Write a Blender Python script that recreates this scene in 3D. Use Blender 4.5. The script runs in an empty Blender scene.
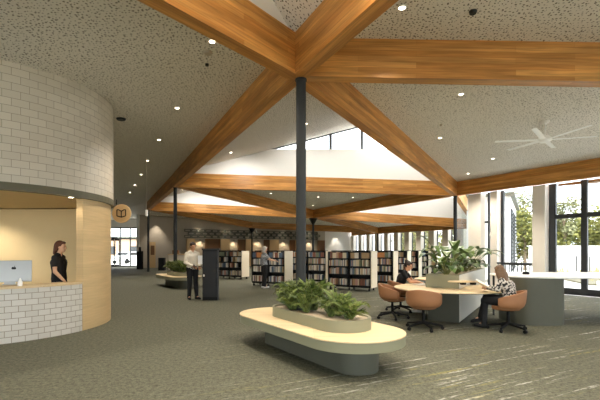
import bpy, math, random
from mathutils import Vector, Matrix
R = random.Random(7)
S = bpy.context.scene
COL = S.collection
PI = math.pi
rad = math.radians

# ------------------------------------------------------------------ materials
def new_mat(name):
    m = bpy.data.materials.new(name); m.use_nodes = True
    nt = m.node_tree
    return m, nt, nt.nodes['Principled BSDF']
def nd(nt, kind, **kw):
    n = nt.nodes.new(kind)
    for k, v in kw.items():
        if k in n.inputs: n.inputs[k].default_value = v
        else: setattr(n, k, v)
    return n
def c4(c): return (c[0], c[1], c[2], 1.0)
def srgb(r, g, b):
    f = lambda u: (u/255/12.92) if u/255 <= .04045 else ((u/255+.055)/1.055)**2.4
    return (f(r), f(g), f(b))
def plain(name, col, rough=.6, metal=0.0, var=.12, scale=6.0, bump=0.0, spec=.4, coords='Object'):
    m, nt, b = new_mat(name)
    L = nt.links
    tc = nd(nt, 'ShaderNodeTexCoord')
    no = nd(nt, 'ShaderNodeTexNoise'); no.inputs['Scale'].default_value = scale; no.inputs['Detail'].default_value = 4
    L.new(tc.outputs[coords], no.inputs['Vector'])
    mx = nd(nt, 'ShaderNodeMix', data_type='RGBA')
    mx.inputs['A'].default_value = c4([c*(1-var) for c in col]); mx.inputs['B'].default_value = c4([min(1, c*(1+var)) for c in col])
    L.new(no.outputs['Fac'], mx.inputs['Factor']); 
    L.new(mx.outputs['Result'], b.inputs['Base Color'])
    b.inputs['Roughness'].default_value = rough; b.inputs['Metallic'].default_value = metal
    b.inputs['Specular IOR Level'].default_value = spec
    if bump:
        bp = nd(nt, 'ShaderNodeBump'); bp.inputs['Strength'].default_value = bump; bp.inputs['Distance'].default_value = .01
        L.new(no.outputs['Fac'], bp.inputs['Height']); L.new(bp.outputs['Normal'], b.inputs['Normal'])
    return m
def emit(name, col, st):
    m, nt, b = new_mat(name)
    b.inputs['Base Color'].default_value = c4(col); b.inputs['Emission Color'].default_value = c4(col); b.inputs['Emission Strength'].default_value = st
    return m
def glass_mat(name, tint=(.96, .98, .97), refl=.07):
    m, nt, b = new_mat(name); nt.nodes.remove(b)
    out = nt.nodes['Material Output']
    tr = nd(nt, 'ShaderNodeBsdfTransparent'); tr.inputs['Color'].default_value = c4(tint)
    gl = nd(nt, 'ShaderNodeBsdfGlossy'); gl.inputs['Roughness'].default_value = .02
    mx = nd(nt, 'ShaderNodeMixShader'); mx.inputs[0].default_value = refl
    nt.links.new(tr.outputs[0], mx.inputs[1]); nt.links.new(gl.outputs[0], mx.inputs[2]); nt.links.new(mx.outputs[0], out.inputs['Surface'])
    return m
def lam_wood(name, c1, c2, row=.07, length=1.9, rough=.5, uv=True, grain=1.0):
    m, nt, b = new_mat(name); L = nt.links
    tc = nd(nt, 'ShaderNodeTexCoord')
    src = tc.outputs['UV' if uv else 'Object']
    br = nd(nt, 'ShaderNodeTexBrick'); br.offset = .37; br.offset_frequency = 2
    br.inputs['Color1'].default_value = c4(c1); br.inputs['Color2'].default_value = c4(c2)
    br.inputs['Mortar'].default_value = c4([c*.62 for c in c1])
    br.inputs['Scale'].default_value = 1; br.inputs['Mortar Size'].default_value = .0012; br.inputs['Mortar Smooth'].default_value = .5
    br.inputs['Brick Width'].default_value = length; br.inputs['Row Height'].default_value = row; br.inputs['Bias'].default_value = 0
    L.new(src, br.inputs['Vector'])
    mp = nd(nt, 'ShaderNodeMapping'); mp.inputs['Scale'].default_value = (1.6, 34, 34)
    L.new(src, mp.inputs['Vector'])
    no = nd(nt, 'ShaderNodeTexNoise'); no.inputs['Scale'].default_value = 1.0; no.inputs['Detail'].default_value = 6; no.inputs['Distortion'].default_value = .6
    L.new(mp.outputs[0], no.inputs['Vector'])
    mp2 = nd(nt, 'ShaderNodeMapping'); mp2.inputs['Scale'].default_value = (.55, 5, 5)
    L.new(src, mp2.inputs['Vector'])
    no2 = nd(nt, 'ShaderNodeTexNoise'); no2.inputs['Scale'].default_value = 1.0; no2.inputs['Detail'].default_value = 3
    L.new(mp2.outputs[0], no2.inputs['Vector'])
    r1 = nd(nt, 'ShaderNodeMapRange'); r1.inputs['From Min'].default_value = .3; r1.inputs['From Max'].default_value = .7
    r1.inputs['To Min'].default_value = 1-.28*grain; r1.inputs['To Max'].default_value = 1+.2*grain
    L.new(no.outputs['Fac'], r1.inputs['Value'])
    r2 = nd(nt, 'ShaderNodeMapRange'); r2.inputs['From Min'].default_value = .3; r2.inputs['From Max'].default_value = .7
    r2.inputs['To Min'].default_value = 1-.3*grain; r2.inputs['To Max'].default_value = 1+.25*grain
    L.new(no2.outputs['Fac'], r2.inputs['Value'])
    mu = nd(nt, 'ShaderNodeMath', operation='MULTIPLY'); L.new(r1.outputs[0], mu.inputs[0]); L.new(r2.outputs[0], mu.inputs[1])
    vm = nd(nt, 'ShaderNodeVectorMath', operation='SCALE'); L.new(br.outputs['Color'], vm.inputs[0]); L.new(mu.outputs[0], vm.inputs['Scale'])
    L.new(vm.outputs[0], b.inputs['Base Color'])
    b.inputs['Roughness'].default_value = rough; b.inputs['Specular IOR Level'].default_value = .35
    return m
def brick_tile(name, c1, c2, mortar, w, h, ms=.005, rough=.3):
    m, nt, b = new_mat(name); L = nt.links
    tc = nd(nt, 'ShaderNodeTexCoord')
    br = nd(nt, 'ShaderNodeTexBrick'); br.offset = .5
    br.inputs['Color1'].default_value = c4(c1); br.inputs['Color2'].default_value = c4(c2); br.inputs['Mortar'].default_value = c4(mortar)
    br.inputs['Scale'].default_value = 1; br.inputs['Mortar Size'].default_value = ms; br.inputs['Mortar Smooth'].default_value = .2
    br.inputs['Brick Width'].default_value = w; br.inputs['Row Height'].default_value = h; br.inputs['Bias'].default_value = 0
    L.new(tc.outputs['UV'], br.inputs['Vector'])
    L.new(br.outputs['Color'], b.inputs['Base Color'])
    bp = nd(nt, 'ShaderNodeBump'); bp.inputs['Strength'].default_value = .35; bp.inputs['Distance'].default_value = .004; bp.invert = True
    L.new(br.outputs['Fac'], bp.inputs['Height']); L.new(bp.outputs['Normal'], b.inputs['Normal'])
    b.inputs['Roughness'].default_value = rough
    return m
def ceiling_mat(name, base, hole, scale=19, dens=1.0):
    m, nt, b = new_mat(name); L = nt.links
    ge = nd(nt, 'ShaderNodeNewGeometry')
    no = nd(nt, 'ShaderNodeTexNoise'); no.inputs['Scale'].default_value = 22
    L.new(ge.outputs['Position'], no.inputs['Vector'])
    off = nd(nt, 'ShaderNodeVectorMath', operation='SCALE'); off.inputs['Scale'].default_value = .035
    L.new(no.outputs['Color'], off.inputs[0])
    ad = nd(nt, 'ShaderNodeVectorMath', operation='ADD'); L.new(ge.outputs['Position'], ad.inputs[0]); L.new(off.outputs[0], ad.inputs[1])
    def dots(sc, lo, hi, pre):
        vo = nd(nt, 'ShaderNodeTexVoronoi', voronoi_dimensions='2D'); vo.inputs['Scale'].default_value = sc; vo.inputs['Randomness'].default_value = .8
        L.new(ad.outputs[0], vo.inputs['Vector'])
        sp = nd(nt, 'ShaderNodeSeparateColor'); L.new(vo.outputs['Color'], sp.inputs[0])
        th = nd(nt, 'ShaderNodeMapRange'); th.inputs['To Min'].default_value = lo; th.inputs['To Max'].default_value = hi
        L.new(sp.outputs[0], th.inputs['Value'])
        lt = nd(nt, 'ShaderNodeMath', operation='LESS_THAN'); L.new(vo.outputs['Distance'], lt.inputs[0]); L.new(th.outputs[0], lt.inputs[1])
        return lt
    a = dots(scale, .10, .27, 0); c = dots(scale*.40, -.22, .12, 1)
    mxm = nd(nt, 'ShaderNodeMath', operation='MAXIMUM'); L.new(a.outputs[0], mxm.inputs[0]); L.new(c.outputs[0], mxm.inputs[1])
    mx = nd(nt, 'ShaderNodeMix', data_type='RGBA'); mx.inputs['A'].default_value = c4(base); mx.inputs['B'].default_value = c4(hole)
    L.new(mxm.outputs[0], mx.inputs['Factor']); L.new(mx.outputs['Result'], b.inputs['Base Color'])
    b.inputs['Roughness'].default_value = .8
    return m
def carpet_mat(name):
    m, nt, b = new_mat(name); L = nt.links
    ge = nd(nt, 'ShaderNodeNewGeometry')
    n1 = nd(nt, 'ShaderNodeTexNoise'); n1.inputs['Scale'].default_value = 55; n1.inputs['Detail'].default_value = 3
    L.new(ge.outputs['Position'], n1.inputs['Vector'])
    n2 = nd(nt, 'ShaderNodeTexNoise'); n2.inputs['Scale'].default_value = 20; n2.inputs['Detail'].default_value = 6
    L.new(ge.outputs['Position'], n2.inputs['Vector'])
    ad = nd(nt, 'ShaderNodeMath', operation='ADD'); L.new(n1.outputs['Fac'], ad.inputs[0]); L.new(n2.outputs['Fac'], ad.inputs[1])
    rp = nd(nt, 'ShaderNodeMapRange'); rp.inputs['From Min'].default_value = .72; rp.inputs['From Max'].default_value = 1.3
    L.new(ad.outputs[0], rp.inputs['Value'])
    base = nd(nt, 'ShaderNodeMix', data_type='RGBA'); base.inputs['A'].default_value = c4(srgb(66, 67, 55)); base.inputs['B'].default_value = c4(srgb(116, 115, 97))
    L.new(rp.outputs[0], base.inputs['Factor'])
    # woven dashes laid along one diagonal of the hall
    rot = nd(nt, 'ShaderNodeMapping'); rot.inputs['Rotation'].default_value = (0, 0, rad(-27))
    L.new(ge.outputs['Position'], rot.inputs['Vector'])
    def streak(sx, sy, lo, hi, seed):
        mp = nd(nt, 'ShaderNodeMapping'); mp.inputs['Scale'].default_value = (sx, sy, 1); mp.inputs['Location'].default_value = (seed, seed*1.7, 0)
        L.new(rot.outputs[0], mp.inputs['Vector'])
        n = nd(nt, 'ShaderNodeTexNoise'); n.inputs['Scale'].default_value = 1; n.inputs['Detail'].default_value = 2.5; n.inputs['Roughness'].default_value = .6
        L.new(mp.outputs[0], n.inputs['Vector'])
        r = nd(nt, 'ShaderNodeMapRange'); r.inputs['From Min'].default_value = lo; r.inputs['From Max'].default_value = hi
        L.new(n.outputs['Fac'], r.inputs['Value'])
        return r
    sp = nd(nt, 'ShaderNodeSeparateXYZ'); L.new(ge.outputs['Position'], sp.inputs[0])
    # where the dashes gather: the reading side of the hall
    zone = nd(nt, 'ShaderNodeMapRange'); zone.inputs['From Min'].default_value = -1.6; zone.inputs['From Max'].default_value = 1.6; zone.inputs['To Min'].default_value = .0
    L.new(sp.outputs[0], zone.inputs['Value'])
    band = streak(.25, 1.3, .44, .56, 3.3)
    zb = nd(nt, 'ShaderNodeMath', operation='MULTIPLY'); L.new(zone.outputs[0], zb.inputs[0]); L.new(band.outputs[0], zb.inputs[1])
    s1 = streak(.9, 15, .575, .65, 11.1); s2 = streak(.8, 12, .58, .66, 29.4); br = streak(11, 50, .42, .56, 5.7)
    def mul(a, c, k=None):
        q = nd(nt, 'ShaderNodeMath', operation='MULTIPLY'); L.new(a, q.inputs[0])
        if k is None: L.new(c, q.inputs[1])
        else: q.inputs[1].default_value = k
        return q.outputs[0]
    w = mul(mul(mul(s1.outputs[0], zb.outputs[0]), br.outputs[0]), None, .85)
    y = mul(mul(mul(s2.outputs[0], zb.outputs[0]), br.outputs[0]), None, .7)
    m1 = nd(nt, 'ShaderNodeMix', data_type='RGBA'); L.new(w, m1.inputs['Factor']); L.new(base.outputs['Result'], m1.inputs['A']); m1.inputs['B'].default_value = c4(srgb(196, 195, 186))
    m2 = nd(nt, 'ShaderNodeMix', data_type='RGBA'); L.new(y, m2.inputs['Factor']); L.new(m1.outputs['Result'], m2.inputs['A']); m2.inputs['B'].default_value = c4(srgb(150, 143, 80))
    L.new(m2.outputs['Result'], b.inputs['Base Color'])
    b.inputs['Roughness'].default_value = .85; b.inputs['Specular IOR Level'].default_value = .25
    bp = nd(nt, 'ShaderNodeBump'); bp.inputs['Strength'].default_value = .3; bp.inputs['Distance'].default_value = .01
    L.new(n1.outputs['Fac'], bp.inputs['Height']); L.new(bp.outputs['Normal'], b.inputs['Normal'])
    return m
def leaf_mat(name, c1, c2, rough=.45):
    m, nt, b = new_mat(name); L = nt.links
    ge = nd(nt, 'ShaderNodeNewGeometry')
    mx = nd(nt, 'ShaderNodeMix', data_type='RGBA'); mx.inputs['A'].default_value = c4(c1); mx.inputs['B'].default_value = c4(c2)
    L.new(ge.outputs['Random Per Island'], mx.inputs['Factor']); L.new(mx.outputs['Result'], b.inputs['Base Color'])
    b.inputs['Roughness'].default_value = rough
    b.inputs['Transmission Weight'].default_value = 0
    return m
def patterned(name, c1, c2, scale, thr=.5):
    m, nt, b = new_mat(name); L = nt.links
    tc = nd(nt, 'ShaderNodeTexCoord'); no = nd(nt, 'ShaderNodeTexNoise'); no.inputs['Scale'].default_value = scale; no.inputs['Detail'].default_value = 1.5
    L.new(tc.outputs['Object'], no.inputs['Vector'])
    rp = nd(nt, 'ShaderNodeMapRange'); rp.inputs['From Min'].default_value = thr-.03; rp.inputs['From Max'].default_value = thr+.03
    L.new(no.outputs['Fac'], rp.inputs['Value'])
    mx = nd(nt, 'ShaderNodeMix', data_type='RGBA'); mx.inputs['A'].default_value = c4(c1); mx.inputs['B'].default_value = c4(c2)
    L.new(rp.outputs[0], mx.inputs['Factor']); L.new(mx.outputs['Result'], b.inputs['Base Color']); b.inputs['Roughness'].default_value = .8
    return m

M = {}
M['beam'] = lam_wood('laminated timber', srgb(174, 116, 54), srgb(208, 152, 82), row=.085, length=2.3, rough=.45)
M['ply'] = lam_wood('pale plywood', srgb(218, 194, 152), srgb(224, 202, 162), row=1.3, length=2.6, rough=.5, uv=False, grain=.35)
M['hoop'] = lam_wood('hoop pine panel', srgb(208, 178, 130), srgb(212, 184, 138), row=3.0, length=1.2, rough=.5, uv=True, grain=.3)
M['ceiling'] = ceiling_mat('perforated plaster', srgb(226, 221, 212), srgb(112, 105, 94))
M['white'] = plain('white plaster', srgb(236, 234, 228), .7, var=.02)
M['cream'] = plain('cream plaster', srgb(226, 202, 154), .75, var=.03)
M['stone'] = plain('beige wall paint', srgb(186, 174, 156), .75, var=.04)
M['pillar'] = plain('pale pillar render', srgb(238, 230, 218), .7, var=.03)
M['tile'] = brick_tile('glazed wall tile', srgb(204, 196, 180), srgb(194, 186, 170), srgb(150, 141, 124), .245, .122, .0045)
M['tile_s'] = brick_tile('small glazed tile', srgb(216, 211, 202), srgb(205, 200, 190), srgb(150, 138, 118), .185, .098, .005)
M['olive'] = plain('olive metal edge', srgb(92, 88, 68), .5, var=.06)
M['sage'] = plain('sage laminate', srgb(134, 133, 108), .5, var=.03)
M['sage_d'] = plain('dark sage laminate', srgb(86, 86, 73), .5, var=.04)
M['sage_m'] = plain('grey sage laminate', srgb(146, 145, 126), .5, var=.04)
M['black'] = plain('black powder coat', srgb(20, 20, 20), .65, spec=.2, var=.1)
M['dark'] = plain('charcoal steel', srgb(44, 45, 45), .55, var=.1, spec=.25)
M['frame'] = plain('dark window frame', srgb(62, 64, 66), .45, var=.05)
M['carpet'] = carpet_mat('flecked carpet')
M['soil'] = plain('pale gravel mulch', srgb(196, 180, 154), .9, var=.25, scale=60, bump=.8)
M['leather'] = plain('tan leather', srgb(160, 112, 76), .5, var=.07, scale=14)
M['panel_w'] = plain('pale panel', srgb(228, 223, 210), .5, var=.02)  # window light on the planter's side, put into the colour
M['ply_p'] = plain('pale end panel veneer', srgb(226, 214, 190), .5, var=.03)
M['steel'] = plain('brushed aluminium', srgb(160, 160, 158), .35, metal=.85, var=.04)
M['satin_white'] = plain('satin white', srgb(246, 246, 244), .4, var=.02)
M['paper'] = plain('white paper', srgb(236, 232, 222), .8, var=.04)
M['fern'] = leaf_mat('fern leaf', srgb(46, 66, 24), srgb(132, 146, 74))
M['palm'] = leaf_mat('glossy broad leaf', srgb(44, 70, 32), srgb(100, 122, 60), .3)
M['stem'] = plain('plant stem', srgb(110, 112, 62), .6)
M['tree1'] = leaf_mat('tree leaf olive', srgb(78, 86, 38), srgb(146, 142, 70), .6)
M['tree2'] = leaf_mat('tree leaf grey', srgb(96, 100, 66), srgb(150, 150, 108), .6)
M['bark'] = plain('tree bark', srgb(120, 104, 84), .9, var=.2)
M['glass'] = glass_mat('clear glass')
M['paving'] = plain('pale paving', srgb(206, 203, 196), .85, var=.08, scale=3, coords='Object')
M['fence'] = plain('white rendered fence', srgb(240, 240, 238), .8, var=.02)
M['terrace'] = plain('light concrete terrace', srgb(206, 200, 188), .85, var=.05)  # kept pale to throw daylight up at the ceiling
M['gravel'] = plain('garden gravel', srgb(112, 106, 88), .95, var=.3, scale=9, bump=.6)
M['grass'] = leaf_mat('dry grass', srgb(150, 140, 92), srgb(190, 178, 126), .8)
M['brick'] = plain('warm brick', srgb(196, 166, 138), .85, var=.12, scale=12)
M['lens'] = emit('lit lamp lens', (1, .86, .66), 9)
M['timber_l'] = plain('light timber joinery', srgb(206, 172, 124), .55, var=.06)
M['timber_d'] = plain('brown timber joinery', srgb(120, 84, 52), .6, var=.1)
M['screenblack'] = plain('black glass screen', srgb(14, 14, 15), .5, var=.02)
M['skin'] = plain('skin', srgb(206, 154, 120), .55, var=.04)
M['skin2'] = plain('fair skin', srgb(222, 176, 144), .55, var=.04)
M['hair_d'] = plain('dark brown hair', srgb(44, 32, 26), .55, var=.3, scale=40)
M['hair_a'] = plain('auburn hair', srgb(92, 52, 32), .55, var=.3, scale=40)
M['hair_b'] = plain('blonde brown hair', srgb(112, 86, 62), .55, var=.3, scale=40)
M['hair_g'] = plain('grey hair', srgb(176, 168, 156), .6, var=.2, scale=40)
M['cloth_k'] = plain('black cloth', srgb(30, 30, 32), .85, var=.1)
M['cloth_w'] = plain('off white linen', srgb(224, 214, 196), .85, var=.05)
M['cloth_be'] = plain('beige cloth', srgb(206, 190, 164), .85, var=.05)
M['cloth_bw'] = patterned('black and white print', srgb(34, 32, 32), srgb(212, 206, 196), 26)
M['cloth_g'] = patterned('grey fleck print', srgb(92, 94, 98), srgb(176, 176, 176), 34)
M['shoe_w'] = plain('white shoe', srgb(224, 222, 218), .7)
M['eye'] = plain('dark eye', srgb(30, 22, 18), .3)
M['lip'] = plain('lip', srgb(166, 96, 84), .5)

# ------------------------------------------------------------------ mesh builder
class MB:
    def __init__(s): s.v = []; s.f = []; s.m = []; s.uv = {}; s.mi = 0
    def add(s, vs, fs, uvs=None):
        o = len(s.v); s.v += [tuple(v) for v in vs]
        for i, f in enumerate(fs):
            if uvs: s.uv[len(s.f)] = uvs[i]
            s.f.append([o+k for k in f]); s.m.append(s.mi)
        return s
    def box(s, c, d, rz=0.0, mat=None):
        x, y, z = d[0]/2, d[1]/2, d[2]/2
        T = mat or (Matrix.Translation(Vector(c)) @ Matrix.Rotation(rz, 4, 'Z'))
        vs = [T @ Vector(p) for p in ((-x,-y,-z),(x,-y,-z),(x,y,-z),(-x,y,-z),(-x,-y,z),(x,-y,z),(x,y,z),(-x,y,z))]
        return s.add(vs, [(3,2,1,0),(4,5,6,7),(0,1,5,4),(1,2,6,5),(2,3,7,6),(3,0,4,7)])
    def prism(s, poly, z0, z1):
        n = len(poly)
        vs = [(p[0], p[1], z0) for p in poly] + [(p[0], p[1], z1) for p in poly]
        fs = [tuple(range(n-1, -1, -1)), tuple(range(n, 2*n))] + [(i, (i+1) % n, n+(i+1) % n, n+i) for i in range(n)]
        return s.add(vs, fs)
    def cone(s, p, q, r1, r2, n=12):
        p, q = Vector(p), Vector(q); d = (q-p)
        if d.length < 1e-6: return s
        d.normalize(); a = d.orthogonal().normalized(); b = d.cross(a)
        vs = [p+(a*math.cos(2*PI*k/n)+b*math.sin(2*PI*k/n))*r1 for k in range(n)] + [q+(a*math.cos(2*PI*k/n)+b*math.sin(2*PI*k/n))*r2 for k in range(n)]
        return s.add(vs, [tuple(range(n-1, -1, -1)), tuple(range(n, 2*n))] + [(k, (k+1) % n, n+(k+1) % n, n+k) for k in range(n)])
    def ball(s, c, r, n=12, m=8, rot=None):
        if not hasattr(r, '__len__'): r = (r, r, r)
        c = Vector(c); vs = []
        for i in range(1, m):
            t = PI*i/m
            for k in range(n):
                a = 2*PI*k/n; p = Vector((r[0]*math.sin(t)*math.cos(a), r[1]*math.sin(t)*math.sin(a), r[2]*math.cos(t)))
                vs.append(c + (rot @ p if rot else p))
        top = c + (rot @ Vector((0, 0, r[2])) if rot else Vector((0, 0, r[2]))); bot = c - (top-c)
        o = len(vs); vs += [top, bot]; fs = []
        for i in range(m-2):
            for k in range(n): fs.append((i*n+k, (i+1)*n+k, (i+1)*n+(k+1) % n, i*n+(k+1) % n))
        for k in range(n): fs.append((o, k, (k+1) % n)); fs.append((o+1, (m-2)*n+(k+1) % n, (m-2)*n+k))
        return s.add(vs, fs)
    def cap(s, p, q, r1, r2, n=12): return s.cone(p, q, r1, r2, n).ball(p, r1, n, 8).ball(q, r2, n, 8)
    def lathe(s, prof, c=(0, 0, 0), n=32):
        vs = []; k = len(prof)
        for i in range(n):
            a = 2*PI*i/n
            for r, z in prof: vs.append((c[0]+r*math.cos(a), c[1]+r*math.sin(a), c[2]+z))
        fs = [(i*k+j, ((i+1) % n)*k+j, ((i+1) % n)*k+j+1, i*k+j+1) for i in range(n) for j in range(k-1)]
        return s.add(vs, fs)
    def tube(s, pts, r, n=8):
        for i in range(len(pts)-1):
            s.cone(pts[i], pts[i+1], r, r, n)
            if i: s.ball(pts[i], r, n, 6)
        return s
    def build(s, name, mat, parent=None, smooth=False, bevel=0, loc=(0, 0, 0), rz=0, angle=35, fix=True):
        me = bpy.data.meshes.new(name); me.from_pydata(s.v, [], s.f); 
        mats = mat if isinstance(mat, list) else [mat]
        for m in mats: me.materials.append(m)
        if len(mats) > 1: me.polygons.foreach_set('material_index', s.m)
        if s.uv:
            u = me.uv_layers.new(name='UVMap')
            for fi, uvs in s.uv.items():
                for k, li in enumerate(me.polygons[fi].loop_indices): u.data[li].uv = uvs[k]
        me.validate(); me.update()
        if smooth:
            me.polygons.foreach_set('use_smooth', [True]*len(me.polygons)); me.set_sharp_from_angle(angle=rad(angle))
        o = bpy.data.objects.new(name, me); COL.objects.link(o); o.location = loc; o.rotation_euler = (0, 0, rz)
        if parent: o.parent = parent
        if bevel:
            b = o.modifiers.new('bevel', 'BEVEL'); b.width = bevel; b.segments = 2; b.limit_method = 'ANGLE'
        return o
def tag(o, label=None, cat=None, group=None, kind=None):
    if label: o['label'] = label
    if cat: o['category'] = cat
    if group: o['group'] = group
    if kind: o['kind'] = kind
    return o
def empty(name, loc=(0, 0, 0), rz=0, label=None, cat=None, group=None):
    o = bpy.data.objects.new(name, None); o.empty_display_size = .1; COL.objects.link(o); o.location = loc; o.rotation_euler = (0, 0, rz)
    return tag(o, label, cat, group)
KIDS = {}
def copy_tree(o, parent=None, top=True):
    c = o.copy(); COL.objects.link(c)
    if parent: c.parent = parent
    for ch in list(o.children): copy_tree(ch, c, False)
    return c
def structure(o): o['kind'] = 'structure'; return o
def box(name, c, d, mat, parent=None, rz=0, bevel=0):
    return MB().box((0, 0, 0), d).build(name, mat, parent, bevel=bevel, loc=c, rz=rz)
def stadium(c1, c2, r, n=20):
    c1, c2 = Vector(c1), Vector(c2); u = (c2-c1).normalized(); a0 = math.atan2(u.y, u.x)
    return [(c2.x+r*math.cos(a0-PI/2+PI*k/n), c2.y+r*math.sin(a0-PI/2+PI*k/n)) for k in range(n+1)] + \
           [(c1.x+r*math.cos(a0+PI/2+PI*k/n), c1.y+r*math.sin(a0+PI/2+PI*k/n)) for k in range(n+1)]
def ring(c, rx, ry=None, n=40):
    ry = ry or rx
    return [(c[0]+rx*math.cos(2*PI*k/n), c[1]+ry*math.sin(2*PI*k/n)) for k in range(n)]
# ------------------------------------------------------------------ camera, world, sun
EYE = 1.48; HY = 250.5; FPX = 400.0
cam = bpy.data.cameras.new('camera'); co = bpy.data.objects.new('camera', cam); COL.objects.link(co)
co.location = (0, 0, EYE); co.rotation_euler = (PI/2, 0, 0)
cam.sensor_width = 36; cam.lens = 24; cam.shift_y = (HY-200)/600; cam.clip_start = .05; cam.clip_end = 400
S.camera = co
def at(px, d, z): return Vector(((px-300)/FPX*d, d, z))

# ------------------------------------------------------------------ roof grid
N = {'A': (-.05, 6.0, 4.05), 'C': (-5.3, 17.0, 4.16), 'B': (6.6, 17.0, 3.80), 'D': (-10.62, 28.0, 4.30), 'E': (.92, 28.0, 3.73),
     'I': (12.4, 28.0, 3.04), 'G': (-4.5, 37.5, 3.56), 'F': (7.6, 39.0, 3.14), 'K': (13.2, 5.8, 3.73), 'L': (-9.5, -6.0, 4.05), 'M': (5.9, -6.0, 4.0), 'P': (5.65, 43.4, 3.1)}
BH = .6; BW = .105
N2 = {k: Vector((v[0], v[1])) for k, v in N.items()}
def top(k, dz=0.0): return Vector((N[k][0], N[k][1], N[k][2]+BH+dz))
BEAMS = [('A', 'B', 'timber beam running from the near column down to the column by the tall windows'),
         ('A', 'C', 'long timber beam running left from the near column to the column of the far planter bench'),
         ('C', 'D', 'timber beam continuing left and back beyond the far planter bench column'),
         ('B', 'C', 'brightly lit level timber beam under the white clerestory wall'),
         ('C', 'E', 'timber beam slanting back right from the far planter bench column'),
         ('B', 'E', 'dark timber beam slanting back left from the column by the tall windows'),
         ('D', 'E', 'bright far timber beam under the second white clerestory wall'),
         ('E', 'I', 'level far timber beam running right to the back windows, over the planter palms'),
         ('D', 'G', 'far dark timber beam above the lattice frieze, left of the slim far column'),
         ('G', 'F', 'farthest timber beam along the back wall, right of the slim far column'),
         ('E', 'F', 'short timber beam slanting down right to the column among the back windows'),
         ('F', 'I', 'low timber beam along the top of the back windows'),
         ('B', 'K', 'timber beam along the top of the tall windows on the right'),
         ('A', 'K', 'nearest level timber beam running right from the near column'),
         ('A', 'L', 'timber beam overhead running up left from the near column'),
         ('A', 'M', 'timber beam overhead running up right from the near column'),
         ('B', 'I', 'timber beam running back right from the column by the tall windows'),
         ('F', 'P', 'last short timber beam over the left end of the back windows')]
inc = {k: [] for k in N}
for a, b, _ in BEAMS:
    for p, q in ((a, b), (b, a)):
        u = (N2[q]-N2[p]).normalized(); inc[p].append((math.atan2(u.y, u.x), q, u))
for k in inc: inc[k].sort(key=lambda t: t[0])
def end_corners(p, q):
    l = inc[p]; n = len(l); i = [k for k in range(n) if l[k][1] == q][0]
    ang, _, u = l[i]; nl = Vector((-u.y, u.x))
    def t(gap):
        if n == 1 or gap > rad(172) : return 0
        return BW/math.tan(gap/2)
    gl = (l[(i+1) % n][0]-ang) % (2*PI) if n > 1 else 2*PI
    gr = (ang-l[(i-1) % n][0]) % (2*PI) if n > 1 else 2*PI
    return N2[p]-nl*BW+u*t(gr), N2[p]+nl*BW+u*t(gl)          # right, left seen along the beam
for a, b, lab in BEAMS:
    ra, la = end_corners(a, b); rb, lb = end_corners(b, a)
    za, zb = N[a][2], N[b][2]; u = (N2[b]-N2[a]).normalized(); nl = Vector((-u.y, u.x)); nseg = 1
    ringp = [(N2[a], za), (ra, za), (lb, zb), (N2[b], zb), (rb, zb), (la, za)]
    vs = [(p.x, p.y, z) for p, z in ringp] + [(p.x, p.y, z+BH) for p, z in ringp]
    fs = [(5,4,3,2,1,0)[::1], (6,7,8,9,10,11)] + [(i, (i+1) % 6, 6+(i+1) % 6, 6+i) for i in range(6)]
    fs[0] = (0, 5, 4, 3, 2, 1)
    uo = R.uniform(0, 9); uvs = []
    for fi, f in enumerate(fs):
        row = []
        for k in f:
            p, z = ringp[k % 6]; du = (p-N2[a]).dot(u)+uo
            row.append((du, (p-N2[a]).dot(nl)+7.3) if fi < 2 else (du, (BH if k > 5 else 0)+3.0))
        uvs.append(row)
    o = MB().add(vs, fs, uvs).build('roof_beam', M['beam'])
    tag(o, lab, 'beam', None)

# columns
def column(k, lab, cap=False, r=.075):
    x, y, z = N[k]; x += .065 if k == 'A' else 0
    t = empty('steel_column', (x, y, 0), 0, lab, 'column')
    MB().cone((0, 0, .012), (0, 0, z-.012), r, r, 24).build('shaft', M['dark'], t, True)
    MB().cone((0, 0, 0), (0, 0, .012), r*1.9, r*1.9, 24).build('base_plate', M['dark'], t, True)
    if cap: MB().lathe([(0, z-.42), (r*1.02, z-.42), (.3, z-.03), (.3, z-.002), (0, z-.002)], n=24).build('capital', M['black'], t, True)
    else: MB().cone((0, 0, z-.03), (0, 0, z-.002), r*1.15, r*1.15, 24).build('cap_plate', M['dark'], t, True)
column('A', 'near dark steel column rising out of the front planter bench')
column('C', 'dark steel column rising out of the far planter bench')
column('B', 'dark steel column at the corner of the tall windows, behind the palm planter')
column('D', 'far left dark steel column near the entrance doors')
column('E', 'dark steel column with flared capital behind the shelves, just right of the near column', True)
column('G', 'slim far column with flared black capital in front of the lattice frieze', True)
column('F', 'slim far steel column standing before the back windows', False, .09)

# ------------------------------------------------------------------ ceilings
TRIS = []
def sheet(name, tris, mat, reg=True, kind='structure'):
    mb = MB()
    for t in tris:
        mb.add(t, [(0, 1, 2)])
        if reg: TRIS.append([Vector(p) for p in t])
    o = mb.build(name, mat)
    so = o.modifiers.new('thickness', 'SOLIDIFY'); so.thickness = .03; so.offset = 0
    o['kind'] = kind; return o
O1, O2, O3, O4 = (-20, -6, 3.95), (-20, 9, 3.95), (-20, 37, 4.25), (-13.6, 37, 4.35)
Gb = (-4.5, 38.9, 4.14); Pb = (5.65, 44.2, 3.7); MR = (21, -6, 4.25)
t_ = lambda k: tuple(top(k, -.015))
A, B, C, D, E, I, G, F, K, L_, M_ = [t_(k) for k in 'ABCDEIGFKLM']; P = t_('P')
sheet('ceiling', [(L_, O2, O1), (A, O2, L_), (A, C, O2), (C, O3, O2), (C, D, O3), (D, O4, O3), (D, Gb, O4), (D, G, Gb)], M['ceiling'])
sheet('ceiling', [(B, C, E), (D, E, G), (G, E, F), (E, F, I), (G, F, Gb), (F, Pb, Gb), (F, P, Pb)], M['ceiling'])
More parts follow.
